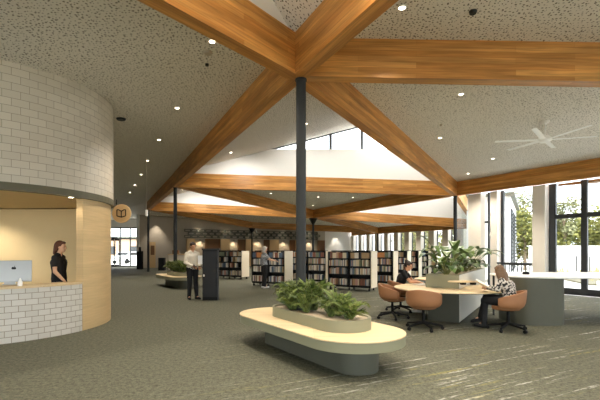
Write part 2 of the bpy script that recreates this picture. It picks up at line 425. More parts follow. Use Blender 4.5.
sheet('ceiling', [(A, K, B), (A, M_, K), (M_, MR, K)], M['ceiling'])
def raised(hinge1, low, hi, rise, n_win, sill):
    # a roof panel hinged on hinge1-low that climbs to `hi`; upright wall with clerestory on low-hi
    h, l, q = t_(hinge1), t_(low), t_(hi); q2 = (q[0], q[1], q[2]+rise)
    sheet('ceiling', [(h, l, q2)], M['ceiling'])
    w = MB().add([h, q, q2], [(0, 1, 2)]).build('wall_%s' % 'side', M['white']); structure(w)
    s = (sill-l[2])/(q2[2]-l[2]); T = (l[0]+(q2[0]-l[0])*s, l[1]+(q2[1]-l[1])*s, sill)
    w = MB().add([l, q, (q[0], q[1], sill), T], [(0, 1, 2, 3)]).build('wall_back', M['white']); structure(w)
    so = w.modifiers.new('thickness', 'SOLIDIFY'); so.thickness = .1; so.offset = 0
    # frame
    win = structure(empty('window_%d' % n_win, T))
    lo, hi2, tp = Vector(T), Vector((q[0], q[1], sill)), Vector(q2)
    d = (hi2-lo); n = max(2, int(d.length/1.19)); fr = MB()
    def bar(p, r, w):
        v = r-p; m = Matrix.Translation((p+r)/2-lo) @ v.to_track_quat('X', 'Z').to_matrix().to_4x4()
        fr.box((0, 0, 0), (v.length, .08, w), mat=m)
    bar(lo, tp, .13)
    for i in range(1, n+1):
        f = i/n; p = lo.lerp(hi2, f); r = lo.lerp(tp, f); bar(p, r, .12)
    fr.build('window_frame', M['frame'], win)
    MB().add([lo-lo, hi2-lo, tp-lo], [(0, 1, 2)]).build('pane', M['glass'], win)
raised('A', 'C', 'B', 3.45, 4, 5.77)
raised('C', 'D', 'E', 3.6, 5, 6.3)
raised('B', 'E', 'I', 3.3, 6, 5.2)
# the panel overhead between the two nearest beams: hinged on the right beam, upright strip above the left one
fq = 3.6/15.3; Lm = tuple(A[i]+(L_[i]-A[i])*fq for i in range(3)); Lq = (Lm[0], Lm[1], Lm[2]+2.4); Lh = (L_[0], L_[1], Lq[2])
sheet('ceiling', [(A, M_, Lq), (Lq, M_, Lh)], M['ceiling'])
structure(MB().add([A, Lm, Lq], [(0, 1, 2)]).add([Lm, L_, Lh, Lq], [(0, 1, 2, 3)]).build('wall_left', M['white']))
structure(MB().add([L_, M_, Lh], [(0, 1, 2)]).build('wall_rear', M['white']))

# ------------------------------------------------------------------ floor and ground
fl = [(-20, -6), (20.1, -6), (N[ 'B'][0]+.17, N['B'][1]+.1), (12.7, 28.1), (5.9, 44.0), (-13.9, 33.9), (-13.9, 36.5), (-20, 36.5)]
structure(MB().prism(fl, -.2, 0).build('floor', M['carpet']))
structure(MB().prism([(-70, -60), (110, -60), (110, 120), (-70, 120)], -.3, -.12).build('ground', M['paving']))

# ------------------------------------------------------------------ outer walls
def wallbox(name, p, q, z0, z1, th, mat, side=0):
    p, q = Vector((p[0], p[1])), Vector((q[0], q[1])); u = (q-p).normalized(); n = Vector((-u.y, u.x))*th
    mb = MB().prism([(p.x, p.y), (q.x, q.y), (q.x+n.x, q.y+n.y), (p.x+n.x, p.y+n.y)], z0, z1)
    ln = (q-p).length
    return structure(mb.build(name, mat))
wallbox('wall_left', (-20, 36.5), (-20, 5.5), 0, 5.4, -.2, M['stone'])
wallbox('wall_left', (-20, 5.5), (-20, -6), 3.4, 5.4, -.2, M['stone'])
w = structure(empty('window_40', (-20.1, -6, 0), PI/2)); MB().box((5.75, 0, 1.7), (11.4, .012, 3.4)).build('pane', M['glass'], w)  # unseen left glazing, added to bring daylight onto the ceiling
w = structure(empty('window_41', (-12, -6.1, 0), 0)); MB().box((16.5, 0, 1.8), (33, .012, 3.6)).build('pane', M['glass'], w)  # unseen rear glazing, put in for daylight fill
structure(MB().prism([(-40, -30), (40, -30), (40, -6.25), (-20.25, -6.25), (-20.25, 6), (-40, 6)], -.2, -.06).build('ground_terrace', M['terrace']))  # unseen pale slab added to bounce sunlight onto the ceiling
sf = MB().prism([tuple(wp(s, o))[:2] for s, o in ((3.75, .36), (8.5, .36), (8.5, 2.2))], 3.60, 3.68) if 0 else None
wallbox('wall_rear', (-20, -6), (-12, -6), 0, 5.0, -.2, M['white'])
wallbox('wall_rear', (-12, -6), (21, -6), 3.6, 5.2, -.2, M['white'])
# back wall, slanted
bw0, bw1 = Vector((-13.8, 33.8)), Vector((5.75, 43.95)); bu = (bw1-bw0).normalized(); bn = Vector((-bu.y, bu.x)); bu_len = (bw1-bw0).length
def bp(px, off=0.0):
    r = (px-300)/FPX; o = bw0-bn*off; t = (r*o.y-o.x)/(bu.x-r*bu.y); v = o+bu*t; return v, t
wallbox('wall_back', bw0, bw1, 0, 5.2, .2, M['stone'])
wallbox('wall_side', (-13.8, 36.5), (-13.8, 33.8), 0, 5.2, .2, M['white'])
# entrance wall with glazed doors
wallbox('wall_back', (-20, 36.5), (-13.8, 36.5), 3.6, 5.2, .2, M['white'])
wallbox('wall_back', (-20, 36.5), (-18.4, 36.5), 0, 3.6, .2, M['white'])
EW0, EW1 = -18.4, -13.9
ent = structure(empty('door_1', (EW0, 36.55, 0)))
mb = MB()
for x in (0.04, .9, 2.0, 2.9, 3.6, 4.46): mb.box((x, 0, 1.8), (.08, .1, 3.6))
for z in (.05, 2.55, 3.55): mb.box((2.25, 0, z), (4.5, .1, .11))
mb.build('door_frame', M['frame'], ent)
for x0, x1 in ((1.02, 1.46), (1.5, 1.94)):
    lf = MB()
    for x in (x0+.03, x1-.03): lf.box((x, -.06, 1.27), (.06, .05, 2.42))
    for z in (.12, 2.43): lf.box(((x0+x1)/2, -.06, z), (x1-x0, .05, .12))
    lf.build('door_leaf', M['black'], ent)
MB().box((2.25, 0, 1.8), (4.42, .012, 3.5)).build('pane', M['glass'], ent)
MB().box((1.5, -.12, 2.66), (.5, .1, .14)).build('door_sensor', M['black'], ent)

# tall windows on the right: pillars and glazing along B-K and on
wb = Vector((N['B'][0], N['B'][1])); we = (Vector((N['K'][0], N['K'][1]))-wb).normalized(); wo = Vector((-we.y, we.x))
if wo.x < 0: wo = -wo
def wp(s, o, z=0): v = wb+we*s+wo*o; return Vector((v.x, v.y, z))
wrz = math.atan2(we.y, we.x)
def pillar(s0, s1, zt):
    c = wp((s0+s1)/2, .16)
    o = MB().box((0, 0, zt/2), (s1-s0, .32, zt)).build('wall_pillar', M['pillar'], loc=(c.x, c.y, 0), rz=wrz); structure(o)
SP = [(.64, 1.20), (1.62, 1.9), (3.24, 3.68), (6.1, 6.55), (8.6, 9.05), (11.2, 11.65), (13.8, 14.2), (16.4, 16.8), (19, 19.4), (21.6, 22.0), (24.2, 24.6)]
for i, (s0, s1) in enumerate(SP): pillar(s0, s1, 3.80-.0055*(s0+s1)/2-.02 if s1 < 13 else 4.3)
wallbox('wall_right', wp(13, 0), wp(26.5, 0), 3.7, 4.8, .3, M['white'])
def glazing(n, s0, s1, bars, trans, name='window', zt=3.77):
    w = structure(empty('%s_%d' % (name, n), wp(s0, .3), wrz)); W = s1-s0; fr = MB()
    for a, b in [(W-.03, W)] + bars: fr.box(((a+b)/2, 0, zt/2), (b-a, .09, zt))
    for z, h in [(.05, .1)] + trans: fr.box((W/2, .001, z), (W, .08, h))
    fr.build('window_frame' if name == 'window' else 'door_frame', M['frame'], w)
    MB().box((W/2, 0, zt/2), (W, .012, zt-.02)).build('pane', M['glass'], w)
    return w
w = structure(empty('window_1', wp(.08, .3), wrz)); MB().box((.32, 0, 1.9), (.64, .012, 3.76)).build('pane', M['glass'], w)
glazing(2, 1.17, 1.66, [(.16, .24)], [(2.62, .09)], zt=3.80)
glazing(3, 1.9, 3.3, [(0, .10)], [(.98, .1)], zt=3.80)
dr = glazing(2, 3.66, 6.14, [(0, .24), (1.02, 1.2), (1.98, 2.2)], [(2.64, .15), (.12, .2)], 'door', 3.79)
for x in (.92, 1.3): MB().box((x, -.09, 1.05), (.03, .04, .5)).build('door_handle', M['steel'], dr)
prev = 6.55
for i, (s0, s1) in enumerate(SP[4:]):
    glazing(7+i, prev, s0+.02, [(.9, .98)], [(2.64, .12)], zt=3.7); prev = s1-.02
sf = MB().prism([tuple(wp(s, o))[:2] for s, o in ((3.9, .40), (9.5, .40), (9.5, 2.6))], 3.70, 3.78).build('timber_eave', M['beam']); tag(sf, 'wedge of timber eave outside above the glass doors, at the right edge', 'eave')
# glazed return between the window corner and the back windows
w = structure(empty('window_20', (N['B'][0]+.12, N['B'][1]+.1, 0), math.atan2(N['I'][1]-N['B'][1], N['I'][0]-N['B'][0])))
MB().box((6.2, 0, 1.6), (12.2, .012, 3.2)).build('pane', M['glass'], w)
# back windows: pillars along F-I and on to P
pi_, pf = Vector((N['I'][0], N['I'][1])), Vector((N['P'][0], N['P'][1])); fu = (pf-pi_).normalized(); fo = Vector((fu.y, -fu.x))
frz = math.atan2(fu.y, fu.x); flen = (pf-pi_).length
n = 11
for i in range(n+1):
    s = i*flen/n; c = pi_+fu*s+fo*.2
    o = MB().box((0, 0, 1.53), (.62, .42, 3.06)).build('wall_pillar', M['pillar'], loc=(c.x, c.y, 0), rz=frz); structure(o)
    if i < n:
        W = flen/n; g = structure(empty('window_%d' % (30+i), (pi_+fu*s+fo*.36).to_3d(), frz)); fr = MB()
        for a in (.34, W-.34, ): fr.box((a, 0, 1.53), (.06, .08, 3.06))
        fr.box((W/2, 0, .9), (W-.62, .08, .06))
        fr.build('window_frame', M['frame'], g); MB().box((W/2, 0, 1.53), (W-.6, .012, 3.0)).build('pane', M['glass'], g)
wallbox('trim_window_head', (pi_.x, pi_.y), (pf.x, pf.y), 3.06, 3.75, -.1, M['white'])

v0, t0 = bp(325, .012); wallp = structure(MB().box(((bu_len-t0)/2, 0, 2.6), (bu_len-t0, .02, 5.2)).build('wall_back', M['white'], loc=(v0.x, v0.y, 0), rz=math.atan2(bu.y, bu.x)))
# lattice frieze and joinery along the back wall
brz = math.atan2(bu.y, bu.x)
v0, t0 = bp(184, .1); v1, t1 = bp(322, .1); FWd = t1-t0
fz = empty('lattice_frieze', (v0.x, v0.y, 2.62), brz, 'long grey lattice frieze of open blocks high on the back wall', 'frieze')
MB().box((FWd/2, .05, .38), (FWd, .08, .8)).build('backing', M['stone'], fz)
mb = MB(); cw = .62
nrow = 3; rh = .8/nrow
for r_ in range(nrow):
    k = int(FWd/cw)
    for c_ in range(k):
        x0 = c_*cw+(cw/2 if r_ % 2 else 0)
        if x0+cw > FWd: continue
        z0 = -.02+r_*rh; t = .05
        for (cx, cz, w_, h_) in ((x0+cw/2, z0+t/2+.015, cw-.05, t), (x0+cw/2, z0+rh-t/2-.015, cw-.05, t), (x0+t/2+.03, z0+rh/2, t, rh-.03), (x0+cw-t/2-.03, z0+rh/2, t, rh-.03)):
            mb.box((cx, -.06, cz), (w_, .14, h_))
mb.build('lattice', M['sage_d'], fz)
cells = [(187, 195, 'l'), (205, 211, 'd'), (211, 221, 'd'), (221, 230, 'l'), (238, 246, 'd'), (246, 253, 'l'), (264, 270, 'd'), (270, 279, 'l'), (290, 296, 'd'), (296, 304, 'l'), (318, 325, 'd')]
labs = ['between the man and the wall corner', 'behind the black kiosk', 'just right of the black kiosk', 'above the leftmost book trolley', 'right of the leftmost pale panel', 'left of the slim far column', 'above the reaching woman', 'right of the reaching woman', 'left of the near column', 'hidden by the near column', 'at the right end of the lattice frieze']
for (x0, x1, k), wh in zip(cells, labs):
    off = .3 if k == 'l' else .12
    a, ta = bp(x0, off); b, tb = bp(x1, off)
    o = MB().box(((tb-ta)/2, off/2, 1.27), (tb-ta, off-.01, 2.54)).build('joinery_panel', M['timber_l' if k == 'l' else 'timber_d'], loc=(a.x, a.y, 0), rz=brz)
    tag(o, ('pale timber joinery pier on the back wall, ' if k == 'l' else 'dark brown joinery panel on the back wall, ')+wh, 'wall panel')
a, ta = bp(149.5, .05); b, tb = bp(155.5, .05)
dd = structure(empty('door_3', (a.x, a.y, 0), brz))
MB().box(((tb-ta)/2, 0, 1.1), (tb-ta, .06, 2.2)).build('door_leaf', M['timber_l'], dd)
MB().box(((tb-ta)/2, -.05, 1.5), (.3, .03, .8)).build('door_window', M['timber_d'], dd)

# ------------------------------------------------------------------ tiled drum over the reception
CX, CY = -6.0, 7.9
def arc(Rr, a0, a1, n=28): return [Vector((CX+Rr*math.cos(rad(a0+(a1-a0)*k/n)), CY+Rr*math.sin(rad(a0+(a1-a0)*k/n)))) for k in range(n+1)]
def skin(name, path, z0, z1, mat, th=.12, parent=None, closed=False):
    mb = MB(); L = [0]
    for i in range(1, len(path)): L.append(L[-1]+(path[i]-path[i-1]).length)
    n = len(path); inn = []
    for i in range(n):
        a = path[max(0, i-1)]; b = path[min(n-1, i+1)]; u = (b-a).normalized(); inn.append(path[i]-Vector((u.y, -u.x))*th)
    for i in range(n-1):
        p, q, pi2, qi = path[i], path[i+1], inn[i], inn[i+1]
        uv = [(L[i], z0), (L[i+1], z0), (L[i+1], z1), (L[i], z1)]
        mb.add([(p.x, p.y, z0), (q.x, q.y, z0), (q.x, q.y, z1), (p.x, p.y, z1)], [(0, 1, 2, 3)], [uv])
        mb.add([(pi2.x, pi2.y, z0), (qi.x, qi.y, z0), (qi.x, qi.y, z1), (pi2.x, pi2.y, z1)], [(3, 2, 1, 0)], [uv])
        mb.add([(p.x, p.y, z1), (q.x, q.y, z1), (qi.x, qi.y, z1), (pi2.x, pi2.y, z1)], [(0, 1, 2, 3)], [uv])
        mb.add([(p.x, p.y, z0), (q.x, q.y, z0), (qi.x, qi.y, z0), (pi2.x, pi2.y, z0)], [(3, 2, 1, 0)], [uv])
    for i, j in ((0, 1), (n-1, 0)):
        p, q = path[i], inn[i]; uv = [(L[i], z0), (L[i]+th, z0), (L[i]+th, z1), (L[i], z1)]
        mb.add([(p.x, p.y, z0), (q.x, q.y, z0), (q.x, q.y, z1), (p.x, p.y, z1)], [(0, 1, 2, 3)], [uv])
    return mb.build(name, mat, parent, True)
Rd = 2.1
drum = structure(empty('wall_drum', (0, 0, 0)))
path = [Vector((-14, CY-Rd))]+arc(Rd, -90, 90, 44)+[Vector((-14, CY+Rd))]
skin('tiled_band', path, 2.56, 4.7, M['tile'], .14, drum)
path = [Vector((-14, CY-Rd-.01))]+arc(Rd+.01, -90, 90, 44)+[Vector((-14, CY+Rd+.01))]
skin('edge_band', path, 2.44, 2.56, M['olive'], .16, drum)
MB().prism([tuple(p) for p in [Vector((-14, CY-Rd+.05))]+arc(Rd-.05, -90, 90, 44)+[Vector((-14, CY+Rd-.05))]], 2.46, 2.54).build('soffit', M['cream'], drum)
# curved timber wall under it
tw = structure(skin('wall_timber', arc(2.05, -14.4, 88, 30), 0, 2.45, M['hoop'], .14))
structure(MB().box((-9.4, 9.32, 1.22), (9.2, .12, 2.44)).build('wall_reception', M['cream']))
# reception counter
ctr = empty('reception_counter', (CX+1.7, CY-1.0, 0), 0, 'curved reception counter faced in small white tiles with thin timber top', 'counter')
ox = -ctr.location.x; oy = -ctr.location.y
def loc2(pth): return [Vector((p.x+ox, p.y+oy)) for p in pth]
cp = loc2([Vector((-9, CY-2.06))]+arc(2.06, -90, -15, 30))
skin('tiled_front', cp, .0, .862, M['tile_s'], .1, ctr)
cp = loc2([Vector((-9, CY-2.075))]+arc(2.075, -90, -14.7, 30))
tp_ = skin('counter_top', cp, .864, .892, M['ply'], .55, ctr)

# blade sign with book outline
sg = empty('book_sign', (-4.10, 9.2, 2.33), 0, 'round pale timber sign with dark open book outline, hung off the timber wall edge', 'sign')
Tr = Matrix.Rotation(PI/2, 4, 'X')
mb = MB().cone((0, -.02, 0), (0, .02, 0), .215, .215, 40); mb.build('disc', M['timber_l'], sg, True)
mb = MB()
for s in (-1, 1):
    pts = [(0, -.06), (s*.035, -.075), (s*.085, -.055), (s*.085, .075), (s*.035, .055), (0, .07)]
    pts = [(0, -.085), (s*.1, -.055), (s*.1, .085), (s*.06, .085), (0, .05)]
    for a, b in zip(pts, pts[1:]): mb.cone((a[0], -.024, a[1]), (b[0], -.024, b[1]), .011, .011, 8)
mb.cone((0, -.024, -.085), (0, -.024, .05), .011, .011, 8)
mb.build('book_outline', M['black'], sg)
MB().box((-.12, .0, .26), (.02, .02, .12)).build('bracket', M['black'], sg)
# ------------------------------------------------------------------ planter benches
def fern(name, loc, h, spread, n, lab, seed, mat='fern', cat='plant', group=None):
    """arching fronds with paired leaflets"""
    rr = random.Random(seed); t = empty(name, loc, 0, lab, cat, group); lf = MB(); st = MB()
    for i in range(n):
        a = 2*PI*i/n+rr.uniform(-.3, .3); reach = spread*rr.uniform(.45, 1.0); hh = h*rr.uniform(.55, 1.25)
        pts = []
        for k in range(9):
            f = k/8; pts.append(Vector((math.cos(a)*reach*f**1.2, math.sin(a)*reach*f**1.2, hh*(1-(1-f)**1.7)-hh*.38*f**3)))
        for p, q in zip(pts, pts[1:]): st.cone(p, q, .004, .003, 5)
        for k in range(1, 9):
            p = pts[k]; d = (pts[k]-pts[k-1]).normalized(); side = d.cross(Vector((0, 0, 1)))
            if side.length < 1e-3: side = Vector((1, 0, 0))
            side.normalize(); up = side.cross(d)
            for s in (-1, 1):
                for sub in (0, .5):
                    ln = spread*.50*(1-abs(k/8-.45)*1.2)*rr.uniform(.8, 1.2); w = ln*.12; b = p-d*(.02+sub*(pts[k]-pts[k-1]).length)
                    tip = b+side*s*ln*.75+d*ln*.8-up*ln*rr.uniform(-.25, .35); mid = b+side*s*ln*.5+d*ln*.2
                    lf.add([b, mid-d*w, tip, mid+d*w+up*.01], [(0, 1, 2, 3)])
    lf.build('foliage', M[mat], t); st.build('stems', M['stem'], t); return t
def broad_plant(name, loc, leaves, lab, seed, cat='plant'):
    rr = random.Random(seed); t = empty(name, loc, 0, lab, cat); lf = MB(); st = MB()
    for (a, reach, hh, ln, w) in leaves:
        a = rad(a); dirv = Vector((math.cos(a), math.sin(a), 0)); base = Vector((0, 0, 0)); tipst = dirv*reach*.45+Vector((0, 0, hh*.8))
        st.cone(base, tipst*.5+Vector((0, 0, hh*.08)), .010, .008, 6); st.cone(tipst*.5+Vector((0, 0, hh*.08)), tipst, .008, .006, 6)
        side = Vector((-dirv.y, dirv.x, 0)); rows = []
        for k in range(9):
            f = k/8; c = tipst+dirv*reach*.62*f*ln+Vector((0, 0, hh*.36*math.sin(f*2.2)*ln-.10*f*f)); ww = w*math.sin(PI*min(1, f*.93+.05))**.8
            dip = Vector((0, 0, .25*ww)); rows.append((c+side*ww+dip, c, c-side*ww+dip))
        vs = [v for r in rows for v in r]; fs = []
        for k in range(8):
            o = 3*k; fs += [(o, o+1, o+4, o+3), (o+1, o+2, o+5, o+4)]
        lf.add(vs, fs)
    lf.build('foliage', M['palm'], t, True, angle=80); st.build('stems', M['stem'], t, True); return t
U = Vector((.555, -.832))
def planter_bench(cx, cy, lab):
    t = empty('planter_bench', (cx, cy, 0), 0, lab, 'bench')
    c1, c2 = (-.5, .75), (.5, -.75)
    MB().prism(stadium((-.46, .69), (.53, -.79), .28), 0, .335).build('base', M['sage_d'], t, True)  # shade below the seat is put into this darker sage
    MB().prism(stadium(c1, c2, .645, 28), .335, .452).build('seat_edge', M['sage'], t, True, .004)
    MB().prism(stadium(c1, c2, .65, 28), .453, .466).build('seat', M['ply'], t, True)
    p1, p2 = (-.24, .47), (.40, -.55)
    o = stadium(p1, p2, .36, 24); i = stadium(p1, p2, .325, 24); n = len(o)
    vs = [(x, y, .467) for x, y in o]+[(x, y, .615) for x, y in o]+[(x, y, .615) for x, y in i]+[(x, y, .467) for x, y in i]
    fs = []
    for k in range(n):
        j = (k+1) % n
        for a in range(4): b = (a+1) % 4; fs.append((a*n+k, a*n+j, b*n+j, b*n+k))
    MB().add(vs, fs).build('planter', M['sage'], t, True)
    MB().prism(i, .47, .592).build('soil', M['soil'], t)
    return t
planter_bench(.17, 5.8, 'near pale timber bench with rounded ends around a sage planter of ferns')
spots = [(-.33, .62, .34, .30, 11, 'fern at the far left end of the near bench planter'), (-.16, .60, .38, .30, 12, 'tall fern left of the near column in the bench planter'),
         (-.22, .30, .36, .34, 13, 'full fern just in front of the near column'), (.0, .42, .36, .28, 12, 'fern right of the near column in the bench planter'),
         (.02, .08, .40, .34, 14, 'biggest fern at the middle front of the near bench planter'), (.24, -.10, .24, .22, 9, 'low fern between the two clumps of the near bench planter'),
         (.36, -.36, .30, .30, 12, 'full fern at the right end of the near bench planter'), (.47, -.62, .20, .28, 9, 'low fern trailing over the right tip of the near bench planter'),
         (.25, -.42, .22, .22, 8, 'small fern at the front right of the near bench planter'), (-.28, .16, .30, .28, 10, 'fern at the front left of the near bench planter, before the column'), (-.08, -.10, .28, .26, 10, 'low fern at the front edge of the near bench planter, below the biggest fern')]
for i, (x, y, h, sp, n, lab) in enumerate(spots): fern('fern', (.17+x, 5.8+y, .585), h*1.22, sp*1.1, n+3, lab, 50+i, group='ferns in the near planter bench')
planter_bench(-5.05, 16.55, 'far pale timber bench with dark base, planter and column behind the man')
for i, (x, y, lab) in enumerate([(-.38, .5, 'fern at the left end of the far bench planter'), (-.1, .12, 'fern left of the far bench column'), (.12, -.2, 'fern at the middle front of the far bench planter'), (.4, -.55, 'fern at the right end of the far bench planter, by the man')]):
    fern('fern', (-5.05+x, 16.55+y, .585), .5, .48, 14, lab, 90+i, group='ferns in the far planter bench')

# ------------------------------------------------------------------ reading table island
SU = Vector((.53, .848)); SN = Vector((-.848, .53)); SC = Vector((3.25, 8.17)); srz = math.atan2(SU.y, SU.x)
def sp_(s, n): v = SC+SU*s+SN*n; return (v.x, v.y)
pl = empty('planter_divider', (SC.x, SC.y, 0), 0, 'long tall sage planter box standing through the round table, full of broad leaved plants', 'planter')
def lp(s, n): v = SU*s+SN*n; return (v.x, v.y)
W_ = .67; LN = 3.8
rc = [lp(0, 0), lp(LN, 0), lp(LN, W_), lp(.12, W_), lp(.04, W_-.04), lp(0, W_-.12)]
MB().prism(rc, 0, .66).build('plinth', M['sage_d'], pl, True)
inr = [lp(.04, .04), lp(LN-.04, .04), lp(LN-.04, W_-.04), lp(.04, W_-.04)]; otr = [lp(0, 0), lp(LN, 0), lp(LN, W_), lp(0, W_)]
vs = [(*p, .70) for p in otr]+[(*p, .98) for p in otr]+[(*p, .98) for p in inr]+[(*p, .70) for p in inr]; fs = []
for a in range(4):
    for k in range(4): b = (a+1) % 4; j = (k+1) % 4; fs.append((a*4+k, a*4+j, b*4+j, b*4+k))
MB().add(vs, fs).build('box', M['sage'], pl)
MB().prism(inr, .72, .93).build('soil', M['soil'], pl)
MB().prism([lp(.0, -.012), lp(LN, -.012), lp(LN, -.002), lp(.0, -.002)], .02, .978).build('side_panel', M['panel_w'], pl)  # thin sheet whose pale colour stands for daylight on the sage side
def roundtable(c, r, lab, base=None):
    t = empty('reading_table', (c[0], c[1], 0), 0, lab, 'table')
    MB().prism(ring((0, 0), r, n=56), .672, .694).build('tabletop', M['ply'], t, True, .003)
    MB().prism(ring((0, 0), r-.02, n=56), .662, .671).build('edge_band', M['sage_d'], t, True)
    return t
tb = roundtable((3.17, 8.52), 1.13, 'large round pale timber reading table around the front of the tall planter')
t2 = roundtable((3.95, 11.2), .72, 'smaller round reading table behind the seated woman in black')
MB().box((-.3, -.1, .33), (.42, .05, .66)).build('leg_panel', M['satin_white'], t2)
MB().box((.35, .1, .33), (.05, .42, .66)).build('leg_panel', M['satin_white'], t2)
sh = empty('side_shelf', (3.26, 8.0, .86), 0, 'small oval timber ledge with two black sockets beneath, clipped to the planter front', 'shelf')
MB().prism(ring((0, 0), .30, .13), -.012, .012).build('ledge', M['ply'], sh, True)
for x in (.0, .2): MB().lathe([(0, -.062), (.055, -.062), (.065, -.013), (0, -.013)], (x, 0, 0), 20).build('socket', M['black'], sh, True)
MB().box((-.02, .11, -.03), (.06, .1, .03)).build('bracket', M['black'], sh)
pls = [(.25, .3, [(190, .55, .55, 1, .09), (235, .5, .4, 1, .1), (120, .4, .6, 1, .08), (300, .45, .45, 1, .1), (20, .4, .5, .9, .09)], 'broad leaved plant at the front end of the tall planter'),
       (.75, .4, [(170, .7, .8, 1, .08), (200, .7, .45, 1, .12), (250, .5, .5, 1, .12), (320, .6, .45, 1, .12), (80, .4, .6, 1, .1)], 'palm like plant with a long leaf arching left over the seated woman'),
       (1.3, .3, [(200, .5, .5, 1, .13), (280, .6, .5, 1, .13), (340, .7, .55, 1, .12), (60, .5, .6, 1, .12), (130, .5, .55, 1, .12), (240, .4, .7, 1, .13)], 'dense broad leaved plant at the middle of the tall planter'),
       (1.9, .35, [(180, .5, .5, 1, .12), (265, .6, .55, 1, .13), (330, .75, .55, 1, .11), (20, .6, .6, 1, .12), (100, .5, .55, 1, .12)], 'large leaved plant in the tall planter behind the small ledge'),
       (2.5, .3, [(230, .6, .5, 1, .12), (300, .7, .5, 1, .12), (345, .85, .5, 1.05, .1), (60, .6, .5, 1, .12), (150, .5, .5, 1, .12)], 'plant with long leaves reaching right from the tall planter'),
       (3.2, .3, [(250, .6, .45, 1, .12), (320, .7, .45, 1, .12), (10, .6, .5, 1, .1), (120, .5, .5, 1, .11)], 'last broad leaved plant at the far end of the tall planter')]
for i, (s, n, lv, lab) in enumerate(pls):
    p = sp_(s, n); lv2 = lv+[(a+37, r*.6, h*.6, .9, w) for a, r, h, l, w in lv]+[(a-23, r*.75, h*.42, .9, w) for a, r, h, l, w in lv]
    broad_plant('broad_leaf_plant', (p[0], p[1], .92), lv2, lab, 200+i)

# office tub chairs
def tub_chair(loc, rz, lab):
    """faces local +Y"""
    t = empty('tub_chair', (loc[0], loc[1], 0), rz, lab, 'chair', None)
    na, nv = 28, 9; a0 = rad(118); vs = []
    def pt(ai, v):
        a = -a0+2*a0*ai/na; w = abs(a)/a0                       # 0 at the back, 1 at the arm tips
        zt = .765-.155*(w**1.6); zb = .40+.015*w
        rb = .19+.012*w; rt = .315-.02*math.cos(a)*.2
        z = zb+(zt-zb)*v; f = min(1, v*2.1); r = rb+(rt-rb)*(1-(1-f)**2)**.5
        cx, cy = 0, .02
        return (cx+r*math.sin(a)*1.0, cy-r*math.cos(a)*(.92 if abs(a) < PI/2 else .95)-.03*v*max(0, math.cos(a)), z)
    for i in range(na+1):
        for j in range(nv+1): vs.append(pt(i, j/nv))
    fs = [(i*(nv+1)+j, (i+1)*(nv+1)+j, (i+1)*(nv+1)+j+1, i*(nv+1)+j+1) for i in range(na) for j in range(nv)]
    o = MB().add(vs, fs).build('shell', M['leather'], t, True, angle=80)
    so = o.modifiers.new('thickness', 'SOLIDIFY'); so.thickness = .035; so.offset = 0
    be = o.modifiers.new('soft', 'SUBSURF'); be.levels = 1; be.render_levels = 1
    seat = [(.23*math.cos(a)*1.0, .04+.24*math.sin(a)) for a in [2*PI*k/28 for k in range(28)]]
    MB().prism(seat, .385, .455).build('seat_cushion', M['leather'], t, True, .02)
    MB().cone((0, 0, .1), (0, 0, .39), .03, .025, 14).cone((0, .02, .36), (0, .02, .386), .12, .14, 18).build('gas_lift', M['black'], t, True)
    for k in range(5):
        a = 2*PI*k/5+.3; e = Vector((math.cos(a)*.34, math.sin(a)*.34, .075))
        lg = MB().cone((0, 0, .13), e, .026, .017, 10).build('leg', M['black'], t, True)
        MB().cone(e+Vector((-.02*math.sin(a), .02*math.cos(a), -.045)), e+Vector((.02*math.sin(a), -.02*math.cos(a), -.045)), .03, .03, 16).cone(e+Vector((0, 0, -.04)), e, .012, .012, 8).build('caster', M['black'], lg, True)
    return t
def face(fr, to): return math.atan2(to[1]-fr[1], to[0]-fr[0])-PI/2
TC = (3.17, 8.52)
tub_chair((2.02, 8.75), rad(-108), 'leftmost empty tan tub chair on casters at the round table')
tub_chair((2.33, 7.55), rad(-28), 'nearest empty tan tub chair on casters, back turned to the viewer')
tub_chair((2.45, 9.75), rad(-80), 'tan tub chair under the seated woman in black top')
tub_chair((3.86, 7.42), rad(62), 'tan tub chair under the woman with long hair')

# bar counter on the right
br = empty('bar_counter', (4.85, 8.4, 0), 0, 'high pale topped bar counter with rounded dark sage base before the glass doors', 'counter')
MB().prism(stadium((.35, .35), (3.2, .35), .95, 24), .928, .955).build('counter_top', M['satin_white'], br, True, .004)
bs = [(.50*math.copysign(abs(math.cos(a))**.6, math.cos(a)), .05+.6*math.copysign(abs(math.sin(a))**.6, math.sin(a))) for a in [2*PI*k/48 for k in range(48)]]
MB().prism(bs, 0, .927).build('base', M['sage_d'], br, True)
MB().box((3.0, .35, .463), (.08, 1.1, .926)).build('leg_panel', M['sage_d'], br)
MB().cone((-.42, .75, 0), (-.42, .75, .927), .022, .022, 12).build('leg', M['frame'], br, True)
ph = MB().lathe([(0, 0), (.07, 0), (.07, .035), (.055, .06), (0, .06)], n=20).build('puck_speaker', M['black'], None, True, loc=(4.97, 8.8, .956)); tag(ph, 'small round black device on the white bar counter top', 'device')
# low rail inside the tall window
rl = empty('window_rail', wp(1.9, -.02), wrz, 'low dark rail with thin uprights across the tall window behind the long haired woman', 'rail')
mb = MB()
MB().box((.67, 0, 1.0), (1.3, .04, .06)).build('top_rail', M['frame'], rl)
for k in range(9): mb.box((.06+k*.152, 0, .5), (.025, .025, .96))
mb.build('uprights', M['frame'], rl)

